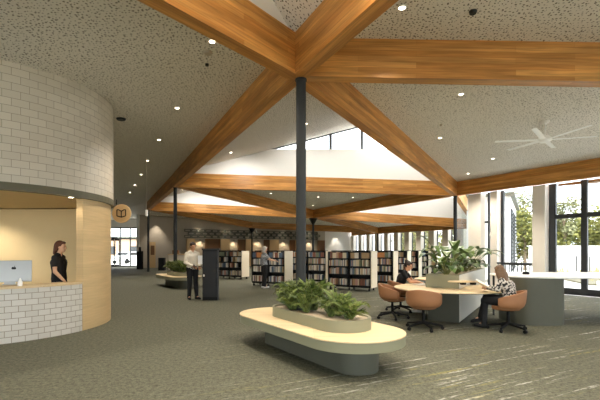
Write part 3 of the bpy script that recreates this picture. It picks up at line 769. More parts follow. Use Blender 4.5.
# ------------------------------------------------------------------ self-service kiosk
kx = empty('kiosk', (-2.66, 12.0, 0), rad(3), 'tall black self service kiosk with pale side edge beside the standing man', 'kiosk')
MB().prism([(-.235, -.15), (.2, -.15), (.2, .2), (-.235, .2)], 0, 1.49).build('body', M['black'], kx)
MB().box((.212, -.06, .745), (.022, .2, 1.49)).build('side_edge', M['frame'], kx)
MB().box((-.02, -.162, .78), (.40, .02, 1.36)).build('front_panel', M['screenblack'], kx)
MB().box((0, .02, 1.515), (.5, .38, .05)).build('top_cap', M['dark'], kx)
MB().box((-.19, -.176, .74), (.035, .006, .06)).build('label_plate', M['satin_white'], kx)
MB().box((-.33, -.0, 1.2), (.13, .03, .26)).build('side_screen', M['satin_white'], kx)
MB().box((-.262, 0.02, 1.2), (.05, .03, .05)).build('screen_arm', M['dark'], kx)
# totem and things near the entrance
tt = empty('totem', (-12.6, 31.5, 0), 0, 'slim black totem with narrow top standing by the entrance doors', 'totem')
MB().box((0, 0, .72), (.40, .3, 1.44)).build('body', M['black'], tt); MB().box((0, 0, 1.60), (.14, .12, .32)).build('neck', M['black'], tt)
o = MB().box((0, 0, .47), (.42, .4, .94)).build('pedestal', M['black'], loc=(-10.25, 29.7, 0)); tag(o, 'black box pedestal left of the far service desk', 'pedestal')
sd = empty('service_desk', (-9.6, 31.4, 0), 0, 'long grey beige service desk along the wall behind the far planter bench', 'counter')
MB().box((.55, 0, .58), (2.3, .7, 1.16)).build('body', M['stone'], sd); MB().box((.55, 0, 1.18), (2.4, .8, .04)).build('counter_top', M['timber_l'], sd)
o = MB().box((0, 0, .15), (.45, .35, .3)).build('carton', M['timber_d'], loc=(-9.75, 31.4, 1.2)); tag(o, 'small brown box on the left end of the far service desk', 'box')

# computer on the reception counter, seen from behind
ic = empty('computer', (-4.98, 6.86, .894), rad(28), 'silver all in one computer seen from behind on the reception counter', 'computer')
Tm = Matrix.Translation((0, 0, .23)) @ Matrix.Rotation(rad(-7), 4, 'X')
MB().box((0, 0, 0), (.64, .022, .37), mat=Tm).build('back_panel', M['steel'], ic, bevel=.006)
MB().box((0, .013, .0), (.6, .004, .33), mat=Tm).build('screen', M['screenblack'], ic)
mb = MB(); T2 = Tm @ Matrix.Translation((.06, -.0135, .05))
mb.cone(T2 @ Vector((-.012, .001, 0)), T2 @ Vector((-.012, -.001, 0)), .022, .022, 16).cone(T2 @ Vector((.012, .001, -.001)), T2 @ Vector((.012, -.001, -.001)), .021, .021, 16).cone(T2 @ Vector((.004, 0, .026)), T2 @ Vector((.018, 0, .04)), .006, .003, 8)
mb.build('emblem', M['black'], ic)
MB().box((0, .05, .004), (.2, .2, .008)).box((0, .02, .12), (.16, .012, .22)).build('stand', M['steel'], ic)
o = MB().lathe([(0, 0), (.035, 0), (.035, .07), (.02, .1), (.012, .13), (0, .13)], n=16).build('soap_bottle', M['satin_white'], None, True, loc=(-4.62, 6.6, .894)); tag(o, 'small white bottle in front of the silver computer', 'bottle')

# ------------------------------------------------------------------ ceiling fan
def ceil_at(px, py):
    d = Vector(((px-300)/FPX, 1, (HY-py)/FPX)); o = Vector((0, 0, EYE)); best = None
    from mathutils.geometry import intersect_ray_tri
    for a, b, c in TRIS:
        h = intersect_ray_tri(a, b, c, d, o, True)
        if h and h.y > .5 and (best is None or h.y < best.y): best = h
    return best
hub = Vector((5.63, 9.2, 4.03))
zc = .40
fan = empty('ceiling_fan', hub, 0, 'large white six blade ceiling fan on a short rod', 'ceiling fan')
MB().cone((0, 0, .06), (0, 0, .40), .022, .022, 14).build('rod', M['satin_white'], fan, True)
MB().lathe([(0, .45), (.1, .45), (.1, .40), (.05, .36), (0, .36)], n=24).build('mount', M['satin_white'], fan, True)
MB().lathe([(0, .1), (.07, .1), (.13, .04), (.14, -.02), (.1, -.06), (0, -.06)], n=28).build('hub', M['satin_white'], fan, True)
for k in range(6):
    a = rad(48+60*k); d = Vector((math.cos(a), math.sin(a), 0)); s = Vector((-d.y, d.x, 0))
    pr = [(-.062, -.008), (0, .010), (.062, .006), (.062, -.004), (0, -.002), (-.06, -.014)]
    vs = [d*.12+s*x+Vector((0, 0, z)) for x, z in pr]+[d*1.06+s*x*.8+Vector((0, 0, z+.015)) for x, z in pr]
    MB().add(vs, [(5,4,3,2,1,0), (6,7,8,9,10,11)]+[(i, (i+1) % 6, 6+(i+1) % 6, 6+i) for i in range(6)]).build('blade', M['satin_white'], fan)

# ------------------------------------------------------------------ downlights
LK = 2.4
def spot(parent, loc, watt, cone=125, blend=.7, col=(1, .90, .77), r=.05, aim=None):
    l = bpy.data.lights.new('lamp', 'SPOT'); l.energy = watt*LK; l.spot_size = rad(cone); l.spot_blend = blend; l.color = col; l.shadow_soft_size = r
    o = bpy.data.objects.new('lamp', l); COL.objects.link(o); o.location = loc
    if aim: o.rotation_euler = Vector(aim).to_track_quat('-Z', 'Y').to_euler()
    if parent: o.parent = parent
    return o
def downlight(p, lab, watt=60, cone=120, grp=None, r=.058, drop=.02, aim=None, col=(1, .90, .77)):
    t = empty('downlight', (p[0], p[1], p[2]-drop), 0, lab, 'downlight', grp)
    MB().lathe([(r*.72, .012), (r*.72, -.008), (r, -.004), (r, .012)], n=24).build('trim_ring', M['satin_white'], t, True)
    MB().cone((0, 0, -.002), (0, 0, .010), r*.72, r*.72, 20).build('lens', M['lens'], t, True)
    spot(t, (0, 0, -.03), watt, cone, aim=aim, col=col)
    return t
vis = [(177, 107, 'nearest downlight in the long left row, above the curved tile wall corner'), (159, 139, 'second nearest downlight in the long left row'),
       (147.5, 160, 'third downlight in the long left row'), (141, 174, 'fourth downlight in the long left row'), (135, 184.5, 'fifth downlight in the long left row'), (130, 192, 'sixth and farthest downlight in the long left row'),
       (402, 6, 'big bright downlight at the top, right of the overhead beam'), (461, 93, 'downlight just under the nearest level beam on the right'),
       (440, 137, 'downlight left of the ceiling fan'), (493, 158, 'downlight below the ceiling fan'), (468, 173, 'small downlight close to the beam corner below the fan'),
       (271, 193, 'downlight on the dim panel under the bright level beam, left of the near column'), (353, 197, 'downlight on the dim panel under the bright level beam, right of the near column'),
       (313, 205, 'downlight just above the flared column capital right of the near column'), (306, 123, 'small downlight on the raised panel beside the near column, above the clerestory'), (212, 40, 'downlight tucked beside the overhead left beam')]
for px, py, lab in vis:
    h = ceil_at(px, py); downlight(h, lab, 85 if px > 430 else 55)
so = downlight((-4.12, 7.2, 2.46), 'downlight in the soffit of the tiled drum over the counter', 1.4, 130, r=.06)
downlight((-6.3, 7.4, 2.46), 'downlight deep in the drum soffit over the staff woman', 16, 140, r=.06)
downlight((-7.0, 8.5, 2.46), 'downlight in the drum soffit out at the left', 16, 140, r=.06)
def dl_at(x, y, lab, watt=55, cone=120, grp=None):
    o = Vector((x, y, 10)); from mathutils.geometry import intersect_ray_tri
    zs = [h.z for h in (intersect_ray_tri(a, b, c, Vector((0, 0, -1)), o, True) for a, b, c in TRIS) if h]
    if zs: return downlight((x, y, min(zs)), lab, watt, cone, grp)
bg = 'added fill downlight in the ceiling, out of view behind or beside the viewpoint'
for x, y in ((-6, 2), (-10, 2), (-3, -3), (3.2, 1.2), (7, 1), (10, 3), (4, 4), (8, -3), (9.2, 7), (11, 6.2)): dl_at(x, y, bg, 60, grp='added fill downlights out of view')  # lamps out of view, added only as fill light
bg = 'added fill downlight hidden behind the roof beams'
for x, y in ((-1, 20), (1, 22), (3, 20), (.5, 33), (-4, 30), (3, 32), (4.5, 36), (8, 33), (-7, 30), (9, 30), (5.5, 22), (-3, 24)): dl_at(x, y, bg, 95, grp='added fill downlights behind the roof beams')  # unseen lamps added to brighten the shelves and back of the hall
for x, y, z in ((-.9, 3.1, 0), (.75, 3.3, 0), (-2.6, .6, 0), (1.8, .8, 0)): dl_at(x, y, 'round recessed downlight in the raised panel overhead', 70, 120, 'downlights overhead')
def dl_aim(x, y, aim, watt, lab, grp):
    from mathutils.geometry import intersect_ray_tri
    zs = [h.z for h in (intersect_ray_tri(a, b, c, Vector((0, 0, -1)), Vector((x, y, 20)), True) for a, b, c in TRIS) if h]
    downlight((x, y, max(zs)), lab, watt, 120, grp, aim=aim, col=(1, .97, .92))
for x, y in ((-2.6, 15), (.0, 14.6), (2.8, 14.6), (4.6, 15)): dl_aim(x, y, (.0, .75, -.7), 42, 'added fill downlight in the raised panel, turned on the white clerestory wall', 'added fill downlights on the clerestory wall')  # extra spots added to brighten the white wall
for x, y in ((-7.5, 25.5), (-5, 25.5), (-2.5, 25.5), (-.8, 26.4)): dl_aim(x, y, (.0, .75, -.7), 60, 'added fill downlight turned on the second white clerestory wall', 'added fill downlights on the second clerestory wall')  # added spots lifting the second wall's brightness
for x, y in ((4.5, 26), (7, 25.5), (9.5, 26)): dl_aim(x, y, (.0, .75, -.7), 42, 'added fill downlight turned on the third white clerestory wall', 'added fill downlights on the third clerestory wall')  # spots added to light up the third wall
# wall washers making the scallops on the back wall
for px, w in ((157, 60), (200, 44), (228, 34), (256, 34), (284, 34), (310, 34), (338, 50)):
    v, t = bp(px, .55); dl_at(v.x, v.y, 'round recessed downlight washing the back wall', w, 70, 'downlights along the back wall')
for x in (-17.2, -16, -14.8): dl_at(x, 35.6, 'small downlight washing the wall over the entrance doors', 40, 90, 'downlights over the entrance doors')
nl = MB().lathe([(0, -.05), (.05, -.05), (.06, 0), (0, 0)], n=14)
for px in (200, 234, 258, 284, 310):
    v, tt_ = bp(px, .28); t = empty('niche_lamp', (v.x, v.y, 2.46), 0, 'small lamp in a warm lit niche under the lattice frieze', 'wall lamp', 'niche lamps under the lattice frieze')
    nl.build('lamp_body', M['frame'], t, True); spot(t, (0, 0, -.06), 9, 150, col=(1, .82, .58))
# pendant and small ceiling devices
p = ceil_at(146.5, 160)
x, y = -.3838*13, 13
pd = empty('pendant_lamp', (x, y, 0), 0, 'slim pendant with white tube on a long thin rod, left of the far bench column', 'pendant lamp')
MB().cone((0, 0, 2.80), (0, 0, 4.50), .007, .007, 8).build('rod', M['stone'], pd, True); MB().cone((0, 0, 2.60), (0, 0, 2.80), .045, .045, 16).build('lamp_shade', M['satin_white'], pd, True)
for px, py, lab, r in ((121, 118, 'dark oval speaker grille in the ceiling beside the tiled drum', .11), (207, 63, 'small dark sensor in the ceiling below the overhead left beam', .032), (208, 51, 'grey flush plate in the ceiling below the overhead left beam', .07), (473, 10, 'dark sensor in the ceiling above the nearest level beam', .05), (441, 124, 'small sensor in the ceiling between two downlights left of the fan', .035)):
    h = ceil_at(px, py); o = MB().lathe([(0, -.03), (r*.8, -.03), (r, 0), (r, .012), (0, .012)], n=20).build('ceiling_sensor', M['dark'] if 'dark' in lab else M['stone'], None, True, loc=(h.x, h.y, h.z-.02)); tag(o, lab, 'ceiling device')
# ------------------------------------------------------------------ book trolleys and books
SHZ = rad(-30)
ROWZ = [1.19, .90, .60, .20]; ROWT = [1.45, 1.19, .90, .60]
DEP = .58
def trolley(rc, bays, bw, lab, panel='ply_p', tops=2):
    t = empty('book_trolley', (rc[0], rc[1], 0), SHZ, lab, 'bookshelf')
    L = bays*bw
    MB().box((-L/2, DEP/2, .82), (L, .03, 1.24)).build('spine_board', M['dark'], t)
    for i in range(bays+1): MB().box((-i*bw-(.012 if i == 0 else -.012 if i == bays else 0), DEP/2, .80), (.024 if i in (0, bays) else .05, DEP-.02, 1.28)).build('upright', M['black'], t)
    for z in ROWZ: MB().box((-L/2, DEP/2, z-.012), (L-.05, DEP-.04, .022)).build('shelf_board', M['dark'], t)
    MB().box((-L/2, DEP/2, .145), (L-.02, DEP-.06, .06)).build('base', M['black'], t)
    MB().box((.018, DEP/2, .79), (.034, DEP+.03, 1.34)).build('end_panel', M[panel], t)
    for i in range(tops):
        w = L/tops; MB().box((-w*(i+.5), DEP/2, 1.462), (w*.74, DEP*.7, .035)).build('top_tray', M['black'], t)
    for x in (-.08, -L/2, -L+.08):
        for y in (.06, DEP-.06): MB().cone((x-.02, y, .05), (x+.02, y, .05), .05, .05, 14).cone((x, y, .06), (x, y, .13), .018, .018, 8).build('caster', M['black'], t, True)
    return t
PAL = [('dark grey', (70, 70, 74)), ('off white', (222, 214, 200)), ('rust red', (140, 92, 74)), ('slate blue', (92, 108, 126)), ('tan', (176, 146, 108)), ('pale grey', (176, 176, 174)), ('black', (40, 38, 40)),
       ('cream', (210, 196, 166)), ('brown', (112, 82, 62)), ('orange', (200, 138, 84)), ('sage green', (122, 130, 106)), ('dusty pink', (190, 150, 138))]
for n, c in PAL: M['bk_'+n] = plain('book cover '+n, srgb(*c), .6, var=.06, scale=20)
BM = {}
def book_mesh(kind, ci):
    k = (kind, ci)
    if k not in BM:
        w, d, h = ((.033, .15, .21), (.042, .16, .235), (.052, .17, .225), (.15, .025, .205))[kind]
        mb = MB(); mb.mi = 0
        if kind < 3:
            mb.box((0, .002, h/2), (w, .004, h)).box((-w/2+.0015, d/2, h/2), (.003, d, h)).box((w/2-.0015, d/2, h/2), (.003, d, h)); mb.mi = 1; mb.box((0, d/2, h/2-.002), (w-.006, d-.006, h-.012))
        else:
            mb.box((0, .002, h/2), (w, .004, h)).box((0, d-.002, h/2), (w, .004, h)); mb.mi = 1; mb.box((0, d/2, h/2), (w-.008, d-.008, h-.008))
        o = mb.build('book', [M['bk_'+PAL[ci][0]], M['paper']]); me = o.data; bpy.data.objects.remove(o); BM[k] = (me, w, d, h)
    return BM[k]
count = [0]; STUFF = MB(); STUFF_M = []
ordn = ['top', 'second', 'third', 'bottom']
def fill(rc, bays, bw, tname, seed, limit, sparse=0):
    rr = random.Random(seed); Tm = Matrix.Translation((rc[0], rc[1], 0)) @ Matrix.Rotation(SHZ, 4, 'Z')
    for r in range(4):
        for b in range(bays):
            x = -(bays-b)*bw+.045; xe = -(bays-b-1)*bw-.04
            while True:
                face_out = (r == 0 and rr.random() < .45)
                kind = 3 if face_out else rr.choice((0, 1, 1, 2)); ci = rr.choice((0, 0, 1, 1, 1, 2, 3, 3, 4, 4, 5, 5, 5, 7, 7, 7, 8, 10, 11)) if not face_out else rr.choice((9, 1, 2, 3, 7, 4, 10, 9))
                me, w, d, h = book_mesh(kind, ci)
                if x+w > xe-(rr.random()*.10 if r else 0): break
                if rr.random() < sparse: x += rr.uniform(.05, .2); continue
                tilt = 0
                loc = Tm @ Vector((x+w/2, .03+rr.uniform(0, .02) if not face_out else .06, ROWZ[r]))
                if count[0] < limit:
                    o = bpy.data.objects.new('book', me); COL.objects.link(o); o.location = loc; o.rotation_euler = (0, 0, SHZ)
                    nm = PAL[ci][0]
                    tag(o, ('%s book facing out on the %s shelf of %s' if face_out else 'upright %s book on the %s shelf of %s') % (nm, ordn[r], tname), 'book', 'books on the %s shelf of %s' % (ordn[r], tname))
                    count[0] += 1
                else:
                    STUFF.mi = ci; c = Vector((x+w/2, 0, ROWZ[r]+h/2)); STUFF.box((0, 0, 0), (w-.002, d, h), mat=Tm @ Matrix.Translation((x+w/2, .03+d/2, ROWZ[r]+h/2+.001)))
                x += w+(.012 if face_out else .002)+(.06 if rr.random() < .04 else 0)
TROL = [((2.55, 14.4), 2, .86, 'wide book trolley with pale end panel, foremost one right of the near column', 'the wide pale ended trolley'),
        ((1.12, 17.4), 2, .92, 'book trolley directly behind the near column', 'the trolley behind near column'),
        ((3.84, 16.5), 2, .84, 'second pale ended book trolley, right of the wide one and left of the seated woman', 'the trolley by seated woman'),
        ((-.62, 16.0), 2, .82, 'book trolley in front of which a woman reaches for a book', 'the trolley by standing woman'),
        ((4.9, 18.3), 2, .84, 'book trolley seen just over the head of the seated woman in black', ''),
        ((5.95, 20.1), 2, .84, 'fourth book trolley in the right hand row, left of the palm leaf', ''),
        ((7.05, 22.0), 2, .84, 'fifth book trolley in the right hand row, behind the tip of the palm leaf', ''),
        ((8.2, 24.0), 2, .84, 'last book trolley of the right hand row, mostly behind the planter leaves', ''),
        ((-2.98, 20.4), 2, .85, 'dark sparsely filled book trolley right of the black kiosk', '')]
for i, (rc, n, bw, lab, tn) in enumerate(TROL):
    trolley(rc, n, bw, lab)
    fill(rc, n, bw, tn, 300+i, 300 if i < 4 else 0, .22 if i == 8 else 0)
so = STUFF.build('book_rows', [M['bk_'+n] for n, _ in PAL]); tag(so, 'rows of mixed books filling the farther book trolleys', 'books', None, 'stuff')

# ------------------------------------------------------------------ people
def remesh(mb, vox, smooth_it=3):
    o = mb.build('tmp', M['skin']); m = o.modifiers.new('r', 'REMESH'); m.mode = 'VOXEL'; m.voxel_size = vox; m.use_smooth_shade = True
    if smooth_it:
        sm = o.modifiers.new('s', 'SMOOTH'); sm.factor = .5; sm.iterations = smooth_it
    dg = bpy.context.evaluated_depsgraph_get(); me = bpy.data.meshes.new_from_object(o.evaluated_get(dg)); old = o.data
    bpy.data.objects.remove(o); bpy.data.meshes.remove(old)
    me.polygons.foreach_set('use_smooth', [True]*len(me.polygons)); return me
def meshobj(name, me, mat, parent):
    me.materials.clear(); me.materials.append(mat); o = bpy.data.objects.new(name, me); COL.objects.link(o); o.parent = parent; me.name = name; return o
V = Vector
def hand(mb, w, d, n, side, curl=.5, sc=1.0):
    """palm, four unequal bent fingers and a thumb; d along the hand, n out of the back of the hand"""
    d = d.normalized(); n = (n-d*n.dot(d)).normalized(); s = d.cross(n)*side
    pe = w+d*.085*sc
    for k in (-1, 0, 1): mb.cap(w+d*.012+s*k*.014, pe+s*k*.022, .016*sc, .0135*sc, 8)
    for k, ln in zip((-1.5, -.5, .5, 1.5), (.064, .078, .084, .074)):
        b = pe+s*k*.0185; d2 = (d-n*curl*.7).normalized(); d3 = (d-n*curl*1.9).normalized(); m = b+d2*ln*.5*sc; e = m+d3*ln*.5*sc
        mb.cap(b-d*.01, m, .0092*sc, .0085*sc, 8); mb.cap(m, e, .0085*sc, .0072*sc, 8)
    b = w+d*.03+s*.026; m = b+(d*.6+s*.75-n*.2).normalized()*.036; e = m+(d+s*.25-n*.35).normalized()*.03
    mb.cap(b-s*.012, m, .0125*sc, .0105*sc, 8); mb.cap(m, e, .0105*sc, .0085*sc, 8)
def person(lab, loc, yaw, J, skin, top, bottom, shoe, hair, style, sleeve='short', scale=1.0):
    t = empty('person', loc, yaw, lab, 'person'); t.scale = (scale,)*3
    J = {k: V(v) if hasattr(v, '__len__') else v for k, v in J.items()}
    hr = Matrix.Rotation(J.get('hyaw', 0), 3, 'Z') @ Matrix.Rotation(J.get('hpitch', 0), 3, 'X')
    H = J['head']; b = MB(); T = MB(); P_ = MB()
    pel, ch, nk = J['pelvis'], J['chest'], J['neck']
    across = (J['shR']-J['shL']).normalized(); hx = (J['hipR']-J['hipL']).normalized()
    def torso(m, e):
        for s in (-1, 1):
            m.cap(pel+hx*s*.065, pel.lerp(ch, .5)+across*s*.05, .105+e, .098+e); m.cap(pel.lerp(ch, .5)+across*s*.05, ch+across*s*.07, .098+e, .112+e)
            m.cap(ch+across*s*.07, nk+across*s*.025-V((0, 0, .07)), .10+e, .052+e)
        m.cap(J['shL']+across*.02, nk-across*.03-V((0, 0, .03)), .045+e, .046+e); m.cap(J['shR']-across*.02, nk+across*.03-V((0, 0, .03)), .045+e, .046+e)
        m.cap(ch+V((0, 0, .02))-across*.12, ch+V((0, 0, .02))+across*.12, .095+e, .095+e)
    torso(b, 0); torso(T, .011)
    b.cap(nk-V((0, 0, .06)), H-hr @ V((0, .01, .06)), .056, .052)
    # head
    b.ball(H+hr @ V((0, -.008, .02)), (.075, .093, .098), 20, 14, hr); b.ball(H+hr @ V((0, .022, -.045)), (.056, .066, .07), 16, 12, hr); b.ball(H+hr @ V((0, .066, -.088)), (.026, .022, .02), 12, 8, hr)
    b.cap(H+hr @ V((0, .086, .012)), H+hr @ V((0, .107, -.022)), .009, .013, 10)
    for s in (-1, 1):
        b.ball(H+hr @ V((s*.076, -.006, -.005)), (.010, .02, .031), 10, 8, hr); b.cap(H+hr @ V((s*.014, .086, .026)), H+hr @ V((s*.05, .074, .027)), .008, .007, 8)
    for s, L in ((-1, 'L'), (1, 'R')):
        sh, el, wr = J['sh'+L], J['el'+L], J['wr'+L]
        b.cap(sh, el, .047, .037); b.cap(el, wr, .039, .025)
        hd = J.get('hd'+L); hd = (wr-el) if hd is None else hd; hn = J.get('hn'+L); hn = V((0, 0, 1)) if hn is None else hn
        hand(b, wr, hd, hn, s, J.get('curl', .5))
        if sleeve == 'short': T.cap(sh, sh.lerp(el, .55), .056, .052)
        else: T.cap(sh, el, .056, .049); T.cap(el, el.lerp(wr, .92), .049, .037)
        hp, kn, an = J['hip'+L], J['kn'+L], J['an'+L]; toe = J.get('toe'+L); toe = V((0, 1, 0)) if toe is None else toe
        b.cap(hp, kn, .088, .057); b.cap(kn, an, .055, .036)
        P_.cap(hp, kn, .101, .073); P_.cap(kn, an.lerp(kn, .02), .072, .056)
        b.cap(an, an+toe*.12-V((0, 0, .045)), .034, .026)
        sm = MB(); z0 = V((0, 0, -.048)); sm.cap(an+z0-toe*.035, an+z0+toe*.10, .045, .042).cap(an+z0+toe*.10, an+z0+toe*.165-V((0, 0, .006)), .042, .032).cap(an-V((0, 0, .03)), an, .044, .042)
        o = meshobj('shoe', remesh(sm, .010, 2), shoe, t)
    for s in (-1, 1): P_.cap(pel+hx*s*.065, pel.lerp(ch, .28)+across*s*.05, .116, .110)
    meshobj('body', remesh(b, .0068, 2), skin, t)
    meshobj('trousers', remesh(P_, .011, 3), bottom, t); meshobj('shirt', remesh(T, .011, 3), top, t)
    for s in (-1, 1): MB().ball(H+hr @ V((s*.031, .0865, .008)), (.011, .007, .007), 10, 8, hr).build('eye', M['eye'], t, True)
    MB().ball(H+hr @ V((0, .089, -.054)), (.022, .008, .006), 12, 8, hr).build('mouth', M['lip'], t, True)
    h = MB(); c = lambda x, y, z: H+hr @ V((x, y, z))
    h.ball(c(0, -.024, .036), (.086, .093, .096), 20, 14, hr); h.ball(c(0, .042, .088), (.060, .040, .030), 14, 10, hr)
    if style in ('bob', 'long'):
        zl = -.13 if style == 'bob' else -.30
        for s in (-1, 1): h.cap(c(s*.07, -.03, .03), c(s*.072, -.05, zl*.6), .034, .034); h.cap(c(s*.072, -.05, zl*.6), c(s*.05, -.075, zl), .034, .024)
        h.cap(c(0, -.075, .03), c(0, -.09, zl), .055, .045); h.cap(c(-.04, -.07, .0), c(-.035, -.085, zl), .045, .034); h.cap(c(.04, -.07, .0), c(.035, -.085, zl), .045, .034)
        if style == 'long': h.ball(c(0, -.055, -.09), (.118, .072, .15), 18, 12, hr); h.cap(c(.03, -.06, -.2), c(.05, -.02, -.36), .045, .03); h.cap(c(-.03, -.06, -.2), c(-.05, -.03, -.36), .045, .03)
    if style == 'bun': h.ball(c(0, -.085, .105), .045, 14, 10); h.cap(c(-.06, -.03, -.01), c(.06, -.03, -.01), .03, .03)
    if style == 'tail': h.cap(c(0, -.10, .02), c(0, -.14, -.03), .035, .04); h.cap(c(0, -.14, -.03), c(0, -.12, -.16), .04, .022); 
    if style == 'short': h.ball(c(0, -.05, -.01), (.075, .062, .07), 14, 10, hr)
    o = meshobj('hair', remesh(h, .009, 2), hair, t)
    return t
def standing(**kw):
    J = dict(pelvis=(0, 0, .97), chest=(0, -.005, 1.27), neck=(0, -.01, 1.47), head=(0, .03, 1.605), shL=(-.175, -.01, 1.39), shR=(.175, -.01, 1.39),
             elL=(-.225, -.02, 1.13), elR=(.225, -.02, 1.13), wrL=(-.23, .07, .90), wrR=(.23, .07, .90), hipL=(-.09, 0, .93), hipR=(.09, 0, .93),
             knL=(-.095, .02, .51), knR=(.095, .02, .51), anL=(-.10, -.02, .095), anR=(.10, -.02, .095))
    J.update(kw); return J
def sitting(**kw):
    J = dict(pelvis=(0, -.06, .565), chest=(0, -.02, .86), neck=(0, .03, 1.05), head=(0, .09, 1.175), shL=(-.175, .02, 1.0), shR=(.175, .02, 1.0),
             elL=(-.23, .14, .76), elR=(.23, .14, .76), wrL=(-.12, .36, .735), wrR=(.12, .36, .735), hipL=(-.09, -.03, .545), hipR=(.09, -.03, .545),
             knL=(-.11, .40, .53), knR=(.11, .40, .53), anL=(-.11, .36, .095), anR=(.11, .36, .095))
    J.update(kw); return J
def yaw_of(dx, dy): return math.atan2(dy, dx)-PI/2
person('man in off white long sleeved shirt and black trousers standing at the black kiosk', (-3.24, 12.05, 0), yaw_of(.62, -.78),
       standing(wrR=(.10, .27, 1.02), elR=(.235, .02, 1.12), wrL=(-.10, .28, 1.0), elL=(-.235, .02, 1.12), hyaw=rad(8), hpitch=rad(-18), hnL=(0, .2, 1), hnR=(0, .2, 1), toeL=(-.25, .97, 0), toeR=(.2, .98, 0), anL=(-.12, .03, .095)),
       M['skin'], M['cloth_w'], M['cloth_k'], M['cloth_k'], M['hair_d'], 'short', 'long', 1.0)
dv = empty('tablet', (-3.02, 11.74, 1.02), yaw_of(.62, -.78)); tag(dv, 'dark tablet held at waist height by the man in the off white shirt', 'tablet')
MB().box((0, 0, 0), (.24, .17, .012)).build('case', M['black'], dv, bevel=.003)
MB().box((0, 0, .0075), (.21, .145, .002)).build('screen', M['screenblack'], dv)
person('woman with auburn hair in a black tee walking behind the tiled reception counter', (-4.66, 7.74, 0), yaw_of(1, .12),
       standing(elR=(.215, .02, 1.12), wrR=(.20, .19, .93), elL=(-.215, -.06, 1.13), wrL=(-.21, .03, .90), knL=(-.095, .12, .52), anR=(.1, -.16, .11), hpitch=rad(-6)),
       M['skin2'], M['cloth_k'], M['cloth_k'], M['cloth_k'], M['hair_a'], 'bob', 'short', .965)
person('grey haired woman in a patterned grey top reaching into a book trolley', (-1.40, 15.72, 0), yaw_of(.86, .42),
       standing(elL=(-.2, .22, 1.20), wrL=(-.12, .46, 1.16), elR=(.21, .20, 1.17), wrR=(.12, .45, 1.13), hpitch=rad(-14), hyaw=rad(10)),
       M['skin2'], M['cloth_g'], M['cloth_k'], M['shoe_w'], M['hair_g'], 'bob', 'short', .95)
person('seated woman in black tee with dark hair in a bun, forearms on the round table', (2.45, 9.74, 0), yaw_of(.92, -.38),
       sitting(pelvis=(0, -.05, .565), chest=(0, .04, .85), neck=(0, .12, 1.03), head=(0, .19, 1.15), shL=(-.175, .10, .985), shR=(.175, .10, .985), elL=(-.22, .26, .78), elR=(.22, .26, .775), wrL=(-.06, .47, .745), wrR=(.06, .46, .745), hpitch=rad(-20)),
       M['skin'], M['cloth_k'], M['cloth_be'], M['shoe_w'], M['hair_d'], 'bun', 'short', .96)
person('seated woman with long blonde brown hair in a black and white print top, reading', (3.86, 7.42, 0), yaw_of(-.74, .67),
       sitting(chest=(0, .01, .83), neck=(0, .09, 1.0), head=(0, .155, 1.115), shL=(-.175, .07, .955), shR=(.175, .07, .955), hyaw=rad(-38), hpitch=rad(-20), elL=(-.23, .12, .79), elR=(.23, .14, .79), wrL=(-.10, .35, .80), wrR=(.09, .36, .80), knL=(-.09, .40, .55), anL=(-.06, .42, .095), knR=(.08, .42, .60), anR=(-.02, .50, .20), toeR=(-.1, .96, -.25), hnL=(-1, 0, .4), hnR=(1, 0, .4)),
       M['skin2'], M['cloth_bw'], M['cloth_k'], M['cloth_k'], M['hair_b'], 'long', 'long', .97)
bk = empty('open_magazine', (3.46, 7.61, .815), yaw_of(-.90, .42)); tag(bk, 'open pale magazine held by the long haired woman', 'magazine')
for s in (-1, 1):
    Tb = Matrix.Rotation(rad(28), 4, 'X') @ Matrix.Rotation(s*rad(-14), 4, 'Y') @ Matrix.Translation((s*.105, .0, .0))
    MB().box((0, 0, 0), (.205, .28, .006), mat=Tb).build('page', M['paper'], bk)
for (x, y, z, rz, lab) in ((2.78, 9.30, .696, .3, 'open pale booklet under the hands of the seated woman in black'),):
    o = MB().box((0, 0, .004), (.30, .21, .008)).build('booklet', M['paper'], loc=(x, y, z), rz=rz); tag(o, lab, 'booklet')

# ------------------------------------------------------------------ outside
fw = empty('garden_fence', (15.4, 27.2, 0), 0, 'long white rendered fence beyond the glass doors', 'fence')
MB().box((12, 0, .82), (23.6, .2, 1.88)).build('wall_panel', M['fence'], fw); MB().box((12, 0, 1.78), (23.8, .28, .05)).build('coping', M['fence'], fw)
structure(MB().prism([(13.2, 18.2), (34, 18.2), (34, 27.1), (16, 27.1)], -.12, -.04).build('ground_bed', M['gravel']))
for y, lab in ((18.1, 'pale kerb at the near edge of the garden bed'), (22.3, 'pale kerb across the middle of the garden bed')):
    o = MB().box((24, y, .0), (21 if y < 20 else 19, .22, .18)).build('kerb', M['fence']); tag(o, lab, 'kerb')
gm = MB(); rr = random.Random(5)
for i in range(1500):
    x = rr.uniform(14.5, 30); y = rr.choice((rr.uniform(18.6, 21.8), rr.uniform(24.8, 26.8))); 
    if x < 13.2+(y-18.2)*.32: continue
    h = rr.uniform(.12, .42) if y < 22 else rr.uniform(.25, .6); a = rr.uniform(0, PI); w = .03
    gm.add([(x-w*math.cos(a), y-w*math.sin(a), -.05), (x+w*math.cos(a), y+w*math.sin(a), -.05), (x+rr.uniform(-.1, .1), y+rr.uniform(-.1, .1), h)], [(0, 1, 2)])
tag(gm.build('tufted_grass', M['grass']), 'dry tufted grass in the gravel bed outside the glass doors', 'grass', None, 'stuff')
